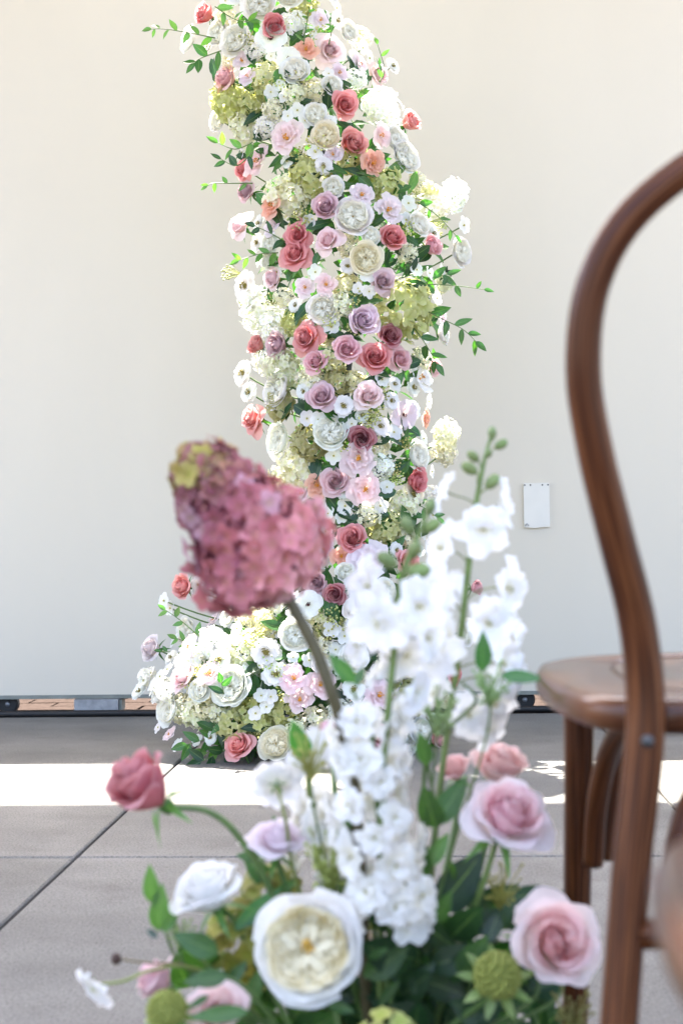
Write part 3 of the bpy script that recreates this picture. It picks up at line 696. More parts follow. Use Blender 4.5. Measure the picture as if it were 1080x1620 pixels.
for a in (([(640, 470, 0), (690, 500, -.03), (730, 520, -.05), (752, 540, -.06)], 8, 34 * mpx, G_MID, 3.7),
          ([(640, 450, 0), (680, 450, 0), (720, 452, 0), (765, 458, 0)], 5, 24 * mpx, G_MID, 3.72),
          ([(650, 430, 0), (680, 440, 0), (706, 434, 0)], 4, 36 * mpx, G_MID, 3.74),
          ([(640, 500, 0), (670, 540, 0), (690, 575, 0)], 6, 34 * mpx, G_MID, 3.68),
          ([(340, 60, 0), (300, 52, 0), (262, 46, 0), (240, 46, 0)], 7, 24 * mpx, G_LIGHT, 3.74),
          ([(350, 80, 0), (318, 92, 0), (308, 100, 0)], 4, 30 * mpx, G_MID, 3.7),
          ([(400, 225, 0), (372, 236, 0), (345, 226, 0)], 4, 30 * mpx, G_LIGHT, 3.68),
          ([(400, 240, 0), (375, 262, 0), (350, 252, 0)], 3, 28 * mpx, G_DARK, 3.66),
          ([(400, 290, 0), (365, 290, 0), (338, 290, 0), (328, 294, 0)], 4, 18 * mpx, G_LIGHT, 3.72),
          ([(455, 385, 0), (430, 370, -.03), (404, 358, -.05)], 3, 26 * mpx, G_DARK, 3.68),
          ([(440, 400, 0), (410, 402, 0), (378, 412, 0)], 6, 24 * mpx, G_LIGHT, 3.7),
          ([(600, 130, 0), (608, 110, 0), (597, 70, 0)], 2, 20 * mpx, G_LIGHT, 3.74),
          ([(480, 70, 0), (486, 30, 0), (492, 0, 0)], 5, 18 * mpx, G_LIGHT, 3.72),
          ([(520, 70, 0), (524, 45, 0), (516, 22, 0)], 1, 12 * mpx, G_LIGHT, 3.72),
          ([(660, 320, 0), (690, 340, 0), (720, 372, 0)], 4, 22 * mpx, G_MID, 3.7),
          ([(640, 830, 0), (660, 800, 0), (690, 818, 0)], 5, 30 * mpx, G_MID, 3.7),
          ([(380, 1150, 0), (340, 1165, -.03), (296, 1178, -.05)], 7, 36 * mpx, G_MID, 3.60),
          ([(400, 1165, 0), (360, 1185, -.03), (318, 1205, -.05)], 6, 44 * mpx, G_DARK, 3.58),
          ([(380, 1160, 0), (345, 1180, -.02), (322, 1195, -.03)], 4, 40 * mpx, G_LIGHT, 3.59),
          ([(420, 1050, 0), (400, 1066, -.02), (404, 1090, -.03)], 5, 30 * mpx, G_MID, 3.56),
          ([(330, 1050, 0), (300, 1020, 0), (280, 1010, 0)], 5, 24 * mpx, G_LIGHT, 3.7),
          ([(330, 1020, 0), (290, 985, 0), (262, 965, 0)], 5, 22 * mpx, G_LIGHT, 3.7),
          ([(330, 1040, 0), (290, 1034, 0), (256, 1030, 0)], 4, 18 * mpx, G_MID, 3.7),
          ([(340, 10, 0), (370, 30, -.02), (396, 34, -.04)], 5, 28 * mpx, G_LIGHT, 3.66),
          ([(360, 1120, 0), (355, 1100, -.03), (350, 1080, -.05)], 4, 30 * mpx, G_DARK, 3.55)):
    sprig(*a)

# single leaves tucked between the flowers, pixel place and size
LEAFSPOTS = '''450 465 D|430 462 D|470 500 M|505 505 M|480 490 D|560 475 M|610 410 D|640 400 D|650 420 D|560 270 D|545 295 M|580 290 M|470 355 D|505 355 D|440 345 D|455 385 D|420 320 M|470 250 D|505 270 D|530 270 M
450 165 M|430 165 M|480 160 D|400 185 D|415 215 D|540 130 D|565 115 M|555 100 D|575 125 D|600 105 M|470 60 M|395 35 M|400 90 D|440 120 M|500 195 D|545 200 D|520 150 D|460 130 D|340 110 D|390 130 M|395 165 M
530 530 D|560 530 D|510 560 M|590 600 D|600 590 D|570 655 M|545 660 M|620 690 D|600 695 D|640 690 M|640 670 D|560 800 D|600 815 D|640 815 M|630 860 M|545 815 D|530 800 D|655 840 D|480 650 D|490 640 M|455 650 D|530 740 D
500 745 D|520 745 M|560 750 D|600 750 D|625 740 D|640 740 M|610 780 D|500 830 M|610 830 M|570 820 D|545 690 L|520 655 M|630 600 M|640 590 M|690 520 D|680 500 D|670 560 D|650 575 D|700 440 D|660 450 D|690 400 M|665 400 D
420 1090 D|440 1040 M|400 1060 D|430 1095 M|395 1090 M|350 1165 D|345 1150 M|400 1150 D|330 1150 M|560 1120 D|540 1050 D|590 1040 D|550 1060 D|620 1060 D|640 1130 D|530 1110 D|660 1080 M|430 990 M|445 995 D|520 960 M|530 970 M|500 1040 M
690 570 L|680 575 L|630 360 M|600 350 M|590 390 D|470 420 M|500 410 M|440 420 M|420 420 L|585 480 M|545 500 M|420 240 M|445 260 M|380 240 D|600 250 M|575 270 M|620 270 L|650 290 L|630 300 M|655 350 L|665 365 L|650 380 M'''
nleaf = 0
for it in LEAFSPOTS.replace('\n', '|').split('|'):
    x, y, cc = it.split(); x = float(x); y = float(y)
    for rep in range(2):
        xx, yy = x + RND.uniform(-10, 10) * rep, y + RND.uniform(-10, 10) * rep
        p, F, dep = arch_pose(xx, yy, 0.05 + 0.12 * rep)
        a = RND.uniform(0, 6.28); d = (RIGHT * math.cos(a) + UP * math.sin(a) * 0.9 + UP * -0.25 + F * RND.uniform(0.0, 0.5)).normalized() * RND.uniform(30, 44) * mpx
        leaf(arch, base, p - d * 0.5, p + d * 0.5, F + Vector((RND.uniform(-.4, .4), 0, RND.uniform(-.1, .6))), vary({'D': G_DARK, 'M': G_MID, 'L': G_LIGHT}[cc], .25)); nleaf += 1
# small airy filler sprigs (tiny green-white umbels)
um = MB(); r = random.Random(77)
for k in range(26):
    a = r.uniform(0, 6.283); q = math.sqrt(r.uniform(0, 1)) * 0.45; h = 0.7 + 0.3 * r.uniform(0, 1)
    top = Vector((q * math.cos(a), q * math.sin(a), h)); um.tube([(0, 0, 0), top * 0.5 + Vector((0, 0, .05)), top], 0.010, 4, caps=False)
    um.ball(top, 0.055, (1, 1, .8), 4, 5)
UMBEL = um.mesh('umbel', M_STEM)
for x, y in ((560, 150), (445, 130), (500, 225), (470, 240), (555, 470), (520, 505), (560, 520), (505, 575), (590, 650), (580, 665), (600, 620), (540, 700), (620, 740), (625, 755), (430, 470), (420, 480), (470, 350), (480, 340), (640, 360), (690, 360), (420, 1045), (440, 1060), (320, 1060), (345, 1050), (300, 1075), (520, 970), (515, 1000), (390, 60), (500, 50), (480, 120), (585, 660), (470, 700), (640, 700), (700, 350), (660, 310), (360, 430), (390, 470), (400, 1010), (450, 1090), (540, 985)):
    p, F, dep = arch_pose(x, y, 0.02); s_ = RND.uniform(26, 40) * mpx
    o = ob('umbel', UMBEL, arch, rel(p - F * s_ * 0.8), face(F), s_, vary((0.42, 0.46, 0.14), .25)); tag(o, kind='stuff')

# everything too deep or too small to pick apart: the mass of leaves inside the column
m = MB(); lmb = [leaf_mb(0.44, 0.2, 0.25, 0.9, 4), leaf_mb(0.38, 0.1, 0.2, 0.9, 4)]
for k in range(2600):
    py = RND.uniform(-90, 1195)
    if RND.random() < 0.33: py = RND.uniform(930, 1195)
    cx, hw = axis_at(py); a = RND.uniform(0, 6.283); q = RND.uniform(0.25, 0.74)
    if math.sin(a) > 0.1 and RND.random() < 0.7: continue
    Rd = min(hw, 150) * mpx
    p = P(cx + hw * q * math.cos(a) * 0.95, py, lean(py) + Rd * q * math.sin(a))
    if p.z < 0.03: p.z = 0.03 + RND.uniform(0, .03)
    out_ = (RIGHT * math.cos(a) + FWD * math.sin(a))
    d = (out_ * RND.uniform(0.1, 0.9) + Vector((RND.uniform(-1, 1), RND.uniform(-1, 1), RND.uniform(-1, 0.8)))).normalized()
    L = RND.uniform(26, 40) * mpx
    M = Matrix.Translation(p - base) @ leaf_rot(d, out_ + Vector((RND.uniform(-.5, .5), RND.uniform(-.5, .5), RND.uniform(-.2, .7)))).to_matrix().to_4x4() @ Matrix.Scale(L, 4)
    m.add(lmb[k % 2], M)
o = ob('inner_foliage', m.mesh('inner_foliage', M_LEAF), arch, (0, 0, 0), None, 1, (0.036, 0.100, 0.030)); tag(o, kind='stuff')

# ------------------------------------------------------------------ bentwood chair
def chair_local():
    """measured round the first chair: local x across, y forward (towards the wall), z up; origin on the floor under the seat's rear edge centre"""
    pass

C_YAW = rad(-1.0)
def build_chair(label, origin, yaw):
    t = thing('bentwood_chair', label, 'chair', origin, 'bentwood chairs in the aisle rows'); t.rotation_euler = (0, 0, yaw)
    SH = 0.458; TH = 0.026
    # seat outline: nearly straight rear, full sides, rounded front
    def outline(k=1.0, inset=0.0):
        raw = [(0.0, 0.0), (0.10, -0.004), (0.165, 0.004), (0.200, 0.035), (0.216, 0.10), (0.224, 0.19), (0.222, 0.27), (0.206, 0.335), (0.160, 0.382), (0.09, 0.405), (0.0, 0.412)]
        half = spline([Vector((x, y, 0)) for x, y in raw], 4)
        full = [(v.x, v.y) for v in half] + [(-v.x, v.y) for v in half[-2:0:-1]]
        c = (0.0, 0.205); return [(c[0] + (x - c[0]) * (1 - inset / 0.21), c[1] + (y - c[1]) * (1 - inset / 0.21)) for x, y in full]
    g = MB(); rings = []
    for ins, z in ((0.010, SH - TH), (0.002, SH - TH + 0.004), (0.0, SH - TH + 0.010), (0.0, SH - 0.008), (0.003, SH - 0.002), (0.010, SH), (0.0585, SH), (0.0600, SH - 0.0035), (0.0625, SH - 0.0035), (0.064, SH)):
        rings.append([(x, y, z) for x, y in outline(1, ins)])
    nn = len(rings[0]); pts = [p for r_ in rings for p in r_]; uv = [(p[0] * 2, p[1] * 0.35) for p in pts]
    g.grid(pts, uv, len(rings), nn, True)
    lo = rings[0]; g.poly(lo[::-1], [(p[0] * 2, p[1] * .35) for p in lo])
    ob('seat', g.mesh('seat', M_SEAT), t)
    hi = [(x, y, SH - 0.0002) for x, y in outline(1, 0.0641)]
    g = MB(); g.poly(hi, [(p[0] * 2, p[1] * .35) for p in hi]); ob('seat_panel', g.mesh('seat_panel', M_SEAT, False), t)
    # one bent piece: rear legs, posts and hoop (x, y, z half path)
    half = [(0.216, -0.085, 0.004), (0.205, -0.064, 0.10), (0.190, -0.042, 0.22), (0.176, -0.024, 0.34), (0.163, -0.016, 0.44), (0.167, -0.020, 0.51), (0.183, -0.036, 0.575), (0.198, -0.052, 0.635), (0.206, -0.064, 0.69),
            (0.199, -0.074, 0.745), (0.172, -0.082, 0.79), (0.118, -0.088, 0.828), (0.06, -0.091, 0.846), (0.0, -0.092, 0.851)]
    full = [Vector(p) for p in half] + [Vector((-p[0], p[1], p[2])) for p in half[-2::-1]]
    pth = spline(full, 5); g = MB()
    rad_ = [0.0128 + 0.0012 * math.exp(-((p.z - 0.42) / 0.12) ** 2) - 0.0018 * max(0, (p.z - 0.6) / 0.25) for p in pth]
    g.tube(pth, rad_, 14, 1.0, True, (0, 1, 0)); ob('back_frame', g.mesh('back_frame', M_WOOD), t)
    # inner hoop of the back rest
    half = [(0.105, -0.022, 0.463), (0.112, -0.035, 0.53), (0.122, -0.05, 0.61), (0.124, -0.062, 0.68), (0.108, -0.071, 0.73), (0.06, -0.078, 0.762), (0.0, -0.08, 0.772)]
    for s in (-1, 1):
        # front legs
        leg = [(s * 0.178, 0.335, SH - TH), (s * 0.180, 0.340, 0.33), (s * 0.184, 0.348, 0.18), (s * 0.19, 0.358, 0.004)]
        ob('leg', MB().tube(spline(leg, 4), [0.0150 - 0.0035 * k / 12 for k in range(13)], 12, 1.0, True, (0, 1, 0)).mesh('leg', M_WOOD), t)
        # arched braces from the front leg up to the underside of the seat
        b1 = [(s * 0.170, 0.316, 0.268), (s * 0.167, 0.300, 0.325), (s * 0.160, 0.268, 0.375), (s * 0.150, 0.215, 0.412), (s * 0.14, 0.165, SH - TH - 0.008)]
        ob('brace', MB().tube(spline(b1, 5), 0.0098, 10, 1.0, True, (0, 0, 1)).mesh('brace', M_WOOD), t)
        b2 = [(s * 0.158, 0.338, 0.268), (s * 0.150, 0.338, 0.325), (s * 0.132, 0.338, 0.375), (s * 0.10, 0.338, 0.412), (s * 0.06, 0.338, SH - TH - 0.008)]
        ob('brace', MB().tube(spline(b2, 5), 0.0098, 10, 1.0, True, (0, 1, 0)).mesh('brace', M_WOOD), t)
        b3 = [(s * 0.148, -0.010, 0.30), (s * 0.142, -0.006, 0.345), (s * 0.128, 0.004, 0.385), (s * 0.10, 0.02, 0.415), (s * 0.07, 0.035, SH - TH - 0.008)]
        ob('brace', MB().tube(spline(b3, 5), 0.0098, 10, 1.0, True, (0, 1, 0)).mesh('brace', M_WOOD), t)
        ob('bolt', MB().ball((s * 0.1635, -0.0300, SH - TH * 0.5 - 0.012), 0.0048, (1, .6, 1), 6, 10).mesh('bolt', M_SCREW), t)
        ob('bolt', MB().ball((s * 0.169, 0.3055, 0.286), 0.003, (1, .6, 1), 6, 10).mesh('bolt', M_SCREW), t)
    ob('rung', MB().tube([(-0.178, -0.030, 0.30), (-0.08, -0.032, 0.30), (0.08, -0.032, 0.30), (0.178, -0.030, 0.30)], 0.0105, 10, 1.0, True, (0, 1, 0)).mesh('rung', M_WOOD), t)
    return t
o1 = P(1020, 1165, 1.0)                         # left rear post where it meets the seat
yw = C_YAW
lx = Vector((math.cos(yw), math.sin(yw), 0)); ly = Vector((-math.sin(yw), math.cos(yw), 0))
org = o1 + lx * 0.163 + ly * 0.016; org.z = 0
build_chair('dark bentwood chair with tall hooped back at the right', org, yw)
org2 = org + Vector((-0.020, -0.790, 0))
build_chair('brown bentwood chair nearest the viewer, only its seat edge in view', org2, yw)

# ------------------------------------------------------------------ the low aisle arrangement in front
FD = 1.25
HUB = P(600, 1690, FD + 0.02)                # where the cut stems meet in the bowl
bc = Vector((HUB.x, HUB.y, 0))
bowl = thing('flower_bowl', 'dark round bowl holding the aisle flowers, below the blooms', 'bowl', bc)
prof = [(0.0, 0.006), (0.09, 0.004), (0.105, 0.012), (0.118, 0.05), (0.125, 0.095), (0.122, 0.10), (0.116, 0.095), (0.108, 0.05), (0.0, 0.045)]
pts = []; uv = []
for i, (r_, z) in enumerate(prof):
    for j in range(28):
        a = 2 * math.pi * j / 28; pts.append((max(r_, .0005) * math.cos(a), max(r_, .0005) * math.sin(a), z)); uv.append((j / 28, i / 8))
g = MB(); g.grid(pts, uv, len(prof), 28, True); ob('bowl_body', g.mesh('bowl_body', M_BOWL), bowl)
g = MB().ball((0, 0, 0.075), 0.098, (1, 1, 0.55), 7, 18); ob('foam', g.mesh('foam', plain('floral_foam', (0.03, 0.07, 0.03), .9, .4, 90)), bowl)
HUBZ = 0.10
def root(dx=0.0, dy=0.0): return Vector((bc.x + dx, bc.y + dy, HUBZ))

def stem_to(t, a, n_=10, r0=0.0026, r1=0.0034, color=GREENSTEM, via=None, F=None, start=None):
    """stem from the bloom's base a down to the thing's own root; a thing's Empty stands at that root"""
    b = Vector(t.location) if start is None else start
    if via: pts = spline([a] + [P(*v) for v in via] + [b], 6)
    else:
        d = (b - a); c1 = a - (Vector(F) * 0.05 if F is not None else Vector((0, 0, .05))); pts = bez(a, c1, b + Vector((0, 0, d.length * 0.4)), b, n_ + 4)
    rr_ = [r0 + (r1 - r0) * i / (len(pts) - 1) for i in range(len(pts))]
    return ob('stem', MB().tube([p - t.location for p in pts], rr_, 8).mesh('stem', M_STEM), t, (0, 0, 0), None, 1, color)

def rose_thing(label, px, py, d, size_px, F, color, seed, opening=1.0, outer=9, via=None, kind='rose', inner=None, rootd=(0, 0), name='rose', grp=None, back=0.28, stemcol=GREENSTEM, stretch=1.0, sepal=G_LIGHT, tip_=0.18):
    t = thing(name, label, 'rose', root(*rootd), grp); F = Vector(F).normalized()
    size = size_px * d / FPX; p = P(px, py, d) - F * size * back; q = face(F, RND.uniform(0, 6))
    core, out = (rose_parts(seed, opening, outer, tip_) if kind == 'rose' else garden_parts(seed, outer))
    mt = M_PETAL if kind == 'rose' else M_PETALF
    b = ob('bloom', core.mesh('bloom', mt), t, p - t.location, q, (size, size, size * stretch), inner or color)
    for o_ in out: ob('petal', o_.mesh('petal', mt), b, (0, 0, 0), None, 1, vary(color, 0.025))
    if kind == 'garden': ob('button', BTN, b, (0, 0, 0.05), None, 1.15, (0.78, 0.46, 0.06))
    ob('calyx', CALYX, b, (0, 0, 0), None, 1, sepal)
    stem_to(t, p - F * size * 0.05, via=via, F=F, color=stemcol)
    return t

FWHITE = (0.88, 0.88, 0.865)
rose_thing('large cream-white garden rose with a yellow quartered heart facing the viewer', 487, 1497, 1.19, 182, camvec(-0.10, 1, 0.12), FWHITE, 71, 0.5, 9, kind='garden', inner=(0.95, 0.89, 0.68), back=0.2, rootd=(-.03, -.03))
rose_thing('large soft pink rose with a spiral heart, low beside the chair leg', 878, 1490, 1.22, 170, camvec(0.16, 0.95, 0.38), (0.945, 0.765, 0.74), 83, 0.72, 8, inner=(0.945, 0.66, 0.645), rootd=(.05, -.02))
rose_thing('pale lilac-pink half-open rose on a thick green stem', 800, 1294, 1.25, 164, camvec(0.20, 0.62, 0.70), (0.945, 0.82, 0.85), 91, 0.7, 8, via=[(772, 1372, 1.26), (742, 1460, 1.27), (705, 1560, 1.28)], inner=(0.945, 0.68, 0.72), rootd=(.04, .01), stemcol=(0.13, 0.20, 0.05))
rose_thing('dusty pink rose half hidden behind the pale lilac-pink one', 790, 1214, 1.36, 114, camvec(0.15, 0.35, 0.9), (0.90, 0.65, 0.64), 95, 0.5, 7, via=[(775, 1300, 1.36), (740, 1450, 1.33)], rootd=(.05, .05))
rose_thing('small peach-pink rose peeping out behind the white stock spike', 718, 1218, 1.40, 70, camvec(-0.3, 0.3, 0.8), (0.80, 0.52, 0.50), 97, 0.6, 6, via=[(715, 1330, 1.39)], rootd=(.02, .05))
rose_thing('dark dusty-red rose bud leaning out to the left on a curved stem', 230, 1246, 1.24, 150, camvec(-0.62, 0.30, 0.62), (0.56, 0.17, 0.19), 101, 0.5, 6, via=[(330, 1284, 1.25), (382, 1330, 1.26), (440, 1440, 1.27)], rootd=(-.05, 0), back=0.3, stretch=1.15, tip_=0.34)
rose_thing('pale lilac open rose seen from the side below the white cosmos', 438, 1336, 1.27, 104, camvec(0.12, 0.30, 0.92), (0.87, 0.77, 0.83), 107, 1.15, 8, via=[(452, 1400, 1.28)], rootd=(-.03, .02), back=0.22)
rose_thing('white rose seen from the side left of the large cream one', 328, 1410, 1.24, 136, camvec(-0.42, 0.30, 0.80), FWHITE, 113, 0.75, 8, via=[(378, 1470, 1.26)], rootd=(-.06, 0))
rose_thing('soft pink rose at the bottom edge beneath two narrow leaves', 345, 1598, 1.19, 112, camvec(0.15, 0.75, 0.55), (0.92, 0.72, 0.71), 117, 0.8, 8, rootd=(-.06, -.04))
rose_thing('mauve-pink rose turned away at the lower left, behind the green pod', 248, 1550, 1.25, 92, camvec(-0.65, -0.15, 0.5), (0.80, 0.56, 0.60), 123, 0.9, 7, rootd=(-.07, .01))
rose_thing('pale blush rose tucked behind the right edge of the large cream rose', 572, 1500, 1.30, 70, camvec(0.3, 0.5, 0.4), (0.80, 0.62, 0.60), 127, 0.8, 6, rootd=(0, .03))
rose_thing('pink petalled rose behind the brown hydrangea stem', 520, 1160, 1.42, 62, camvec(-0.5, 0.2, 0.8), (0.74, 0.47, 0.56), 129, 0.7, 6, via=[(530, 1260, 1.40)], rootd=(-.02, .06))

# white five-petalled spikes: petals are pieces of each blossom
DPET = flat_petal(0, 0.50, 0.27, 0.34, -0.26, 0.03, 0.015, 0.03, 7, 7, 3, 0.55)
DPETS = [flat_petal(0, 0.52, 0.25, 0.50, -0.42, 0.07, 0.015, 0.055, 8, 9, s_, 0.50).mesh('petal', M_PETALF) for s_ in (3, 8, 12, 19, 25)]
EYE = stamens(0.05, 6, 0.10, 21, 0.02).mesh('eye', M_CENTRE)
def spike_blossom(t, p, F, size, col=(0.88, 0.885, 0.89), eye=(0.52, 0.50, 0.22), n_=5, cup=0.0, inner_=2):
    b = ob('blossom', EYE, t, p - t.location, face(F, RND.uniform(0, 6)), size, eye)
    for k in range(n_):
        q = Quaternion((0, 0, 1), 6.283 * k / n_ + RND.uniform(-.15, .15)) @ Quaternion((0, 1, 0), RND.uniform(-.35, .22) - cup)
        ob('petal', DPETS[RND.randrange(5)], b, (0, 0, 0), q, (RND.uniform(.85, 1.12), RND.uniform(.85, 1.15), RND.uniform(.6, 1.4)), vary(col, .02))
    for k in range(inner_):
        q = Quaternion((0, 0, 1), 6.283 * (k + .5) / inner_ + RND.uniform(-.3, .3)) @ Quaternion((0, 1, 0), -0.75 + RND.uniform(-.3, .3))
        ob('petal', DPETS[RND.randrange(5)], b, (0, 0, 0), q, RND.uniform(.5, .72), vary(col, .02))
    return b
BUD = MB().ball((0, 0, 0.5), 0.5, (0.66, 0.66, 1.0), 8, 9).mesh('bud', plain('bud_skin', None, .55, .35, 2.5))
def spike(label, path, blooms, buds, extra=()):
    w = [P(*p) for p in path]; t = thing('delphinium_stem', label, 'delphinium', root(*extra) if extra else root(), None)
    pts = spline(w + [Vector(t.location)], 6)
    ob('stem', MB().tube([p - t.location for p in pts], [0.0014 + 0.0016 * min(1, i / 12) for i in range(len(pts))], 8).mesh('stem', M_STEM), t, (0, 0, 0), None, 1, (0.15, 0.22, 0.06))
    def nearest(p): return min(pts, key=lambda q: (q - p - Vector((0, 0, -0.012))).length)
    for x, y, d, s_, fx, ft, fu in blooms:
        p = P(x, y, d); F = camvec(fx, ft, fu); b = spike_blossom(t, p, F, s_ * 0.96 * d / FPX, inner_=1)
        q = nearest(p); c = p - F * 0.012
        ob('pedicel', MB().tube([v - t.location for v in bez(p, c, (c + q) / 2 + Vector((0, 0, .006)), q, 6)], 0.0009, 5).mesh('pedicel', M_STEM), t, (0, 0, 0), None, 1, (0.20, 0.22, 0.08))
    for x, y, d, s_, fx, ft, fu in buds:
        p = P(x, y, d); F = camvec(fx, ft, fu); q = nearest(p); L = s_ * d / FPX
        ob('bud', BUD, t, p - F * L * 0.5 - t.location, face(F), L, vary((0.17, 0.23, 0.075), .15))
        ob('pedicel', MB().tube([v - t.location for v in bez(p - F * L * .45, p - F * L * .8, (p + q) / 2, q, 6)], 0.0009, 5).mesh('pedicel', M_STEM), t, (0, 0, 0), None, 1, (0.18, 0.24, 0.07))
    return t
spike('taller white delphinium spike with five green buds at its tip', [(776, 690, 1.30), (762, 745, 1.30), (748, 830, 1.30), (737, 930, 1.30), (722, 1060, 1.30), (712, 1120, 1.30), (690, 1300, 1.29)],
      [(706, 778, 1.30, 72, -.8, .1, .5), (792, 800, 1.29, 84, .8, .2, .3), (762, 836, 1.27, 96, .2, 1, -.2), (700, 868, 1.31, 96, -.8, .4, .2), 
       (800, 930, 1.29, 106, .8, .5, -.1), (690, 940, 1.29, 100, -.6, .8, 0), (770, 985, 1.27, 100, .4, .9, 0), (715, 1010, 1.31, 100, -.7, .3, .1), (790, 1050, 1.29, 110, .8, .6, -.1),
        (690, 1035, 1.27, 96, -.5, .9, 0), (780, 1110, 1.29, 96, .5, .6, -.4), (740, 1130, 1.27, 86, .4, .8, -.2), (690, 1100, 1.31, 90, -.5, .2, .3), (815, 1075, 1.3, 70, .9, .2, -.3), (812, 1010, 1.31, 90, .9, .2, 0), (768, 1150, 1.30, 84, .5, .6, -.2), (715, 935, 1.32, 84, -.5, .4, .3)],
      [(778, 685, 1.30, 22, 0, .2, 1), (792, 703, 1.30, 24, .8, .2, .5), (742, 741, 1.29, 30, -.7, .2, .4), (748, 722, 1.30, 24, -.7, .2, .6), (778, 762, 1.29, 30, .6, .2, .7), (772, 718, 1.30, 18, .2, .6, .4)], (.03, .03))
spike('shorter white delphinium spike with fat green buds beside the pink hydrangea', [(680, 800, 1.20), (660, 850, 1.20), (640, 900, 1.20), (628, 960, 1.20), (622, 1040, 1.20), (614, 1120, 1.20), (605, 1250, 1.21)],
      [(585, 930, 1.20, 104, -.7, .6, .2), (660, 960, 1.18, 104, .4, .9, .1), (600, 985, 1.18, 110, -.4, .9, -.1), (672, 1010, 1.20, 96, .8, .5, 0), (570, 1020, 1.21, 92, -.9, .3, 0), (640, 1035, 1.22, 96, .2, .7, -.2),
       (604, 1060, 1.23, 84, -.4, .1, .4), (655, 1095, 1.20, 84, .6, .7, -.2)],
      [(680, 802, 1.20, 28, .2, .2, .9), (683, 832, 1.20, 32, .7, .2, .5), (644, 832, 1.20, 34, -.5, .2, .8), (612, 886, 1.19, 38, -.8, .3, .5), (662, 903, 1.19, 40, .8, .3, .1), (655, 870, 1.20, 34, .3, .3, .8)], (0.0, 0.0))
# dense white stock spike and the small one behind it
def stock(label, axis, rpx, n_, size, rootd, seed):
    w = [P(*p) for p in axis]; t = thing('stock_stem', label, 'stock flower', root(*rootd)); r = random.Random(seed)
    pts = spline(w + [Vector(t.location)], 6); ob('stem', MB().tube([p - t.location for p in pts], 0.003, 8).mesh('stem', M_STEM), t, (0, 0, 0), None, 1, GREENSTEM)
    top = spline(w, 8); m_ = len(top)
    for k in range(n_):
        u = (k + r.uniform(0, 1)) / n_; c = top[min(m_ - 1, int(u * m_))]; a = k * 2.4 + r.uniform(-.3, .3)
        R = rpx * (0.62 + 0.38 * math.sin(min(1, u * 1.5 + 0.15) * 1.57)) * axis[0][2] / FPX
        o_ = RIGHT * math.cos(a) - FWD * math.sin(a)
        p = c + o_ * R * r.uniform(.55, 1.0); F = (o_ + UP * r.uniform(-.25, .4) - FWD * 0.25).normalized()
        spike_blossom(t, p, F, size * axis[0][2] / FPX * r.uniform(.82, 1.12), (0.885, 0.88, 0.85), (0.50, 0.47, 0.16), 5, 0.06, 3)
    return t
stock('dense white stock spike in the middle of the aisle flowers', [(585, 1130, 1.22), (592, 1220, 1.22), (602, 1310, 1.22), (615, 1400, 1.22), (618, 1450, 1.23)], 66, 38, 72, (0.0, 0.02), 5)
stock('small white stock cluster between the lilac rose and the dense spike', [(500, 1270, 1.30), (500, 1320, 1.30), (506, 1385, 1.30)], 40, 14, 62, (-.02, .04), 9)

# pink hydrangea panicle on its brown stem
hy = thing('pink_hydrangea', 'big dusky-pink hydrangea panicle with olive tip on a brown stem', 'hydrangea', root(-.01, 0.01))
A0, A1 = P(440, 918, 1.20), P(304, 716, 1.20)
ax = (A1 - A0); AL = ax.length; axn = ax.normalized(); sx = axn.cross(-FWD).normalized(); sy = axn.cross(sx).normalized()
pth = spline([P(440, 920, 1.20), P(468, 968, 1.20), P(500, 1030, 1.20), P(524, 1095, 1.20), P(540, 1150, 1.21), P(565, 1300, 1.23), Vector(hy.location)], 6)
ob('stem', MB().tube([p - hy.location for p in pth], 0.0052, 10).mesh('stem', M_STEM), hy, (0, 0, 0), None, 1, (0.10, 0.085, 0.04))
FLM = [floret(s_ + 50, 0.30).mesh('floret', petal_material('hydrangea_floret_%d' % s_, 0.3, (0.85, 1.0, 0.6), 0.06)) for s_ in range(3)]
EYEM = None
rr = random.Random(8); NF = 298
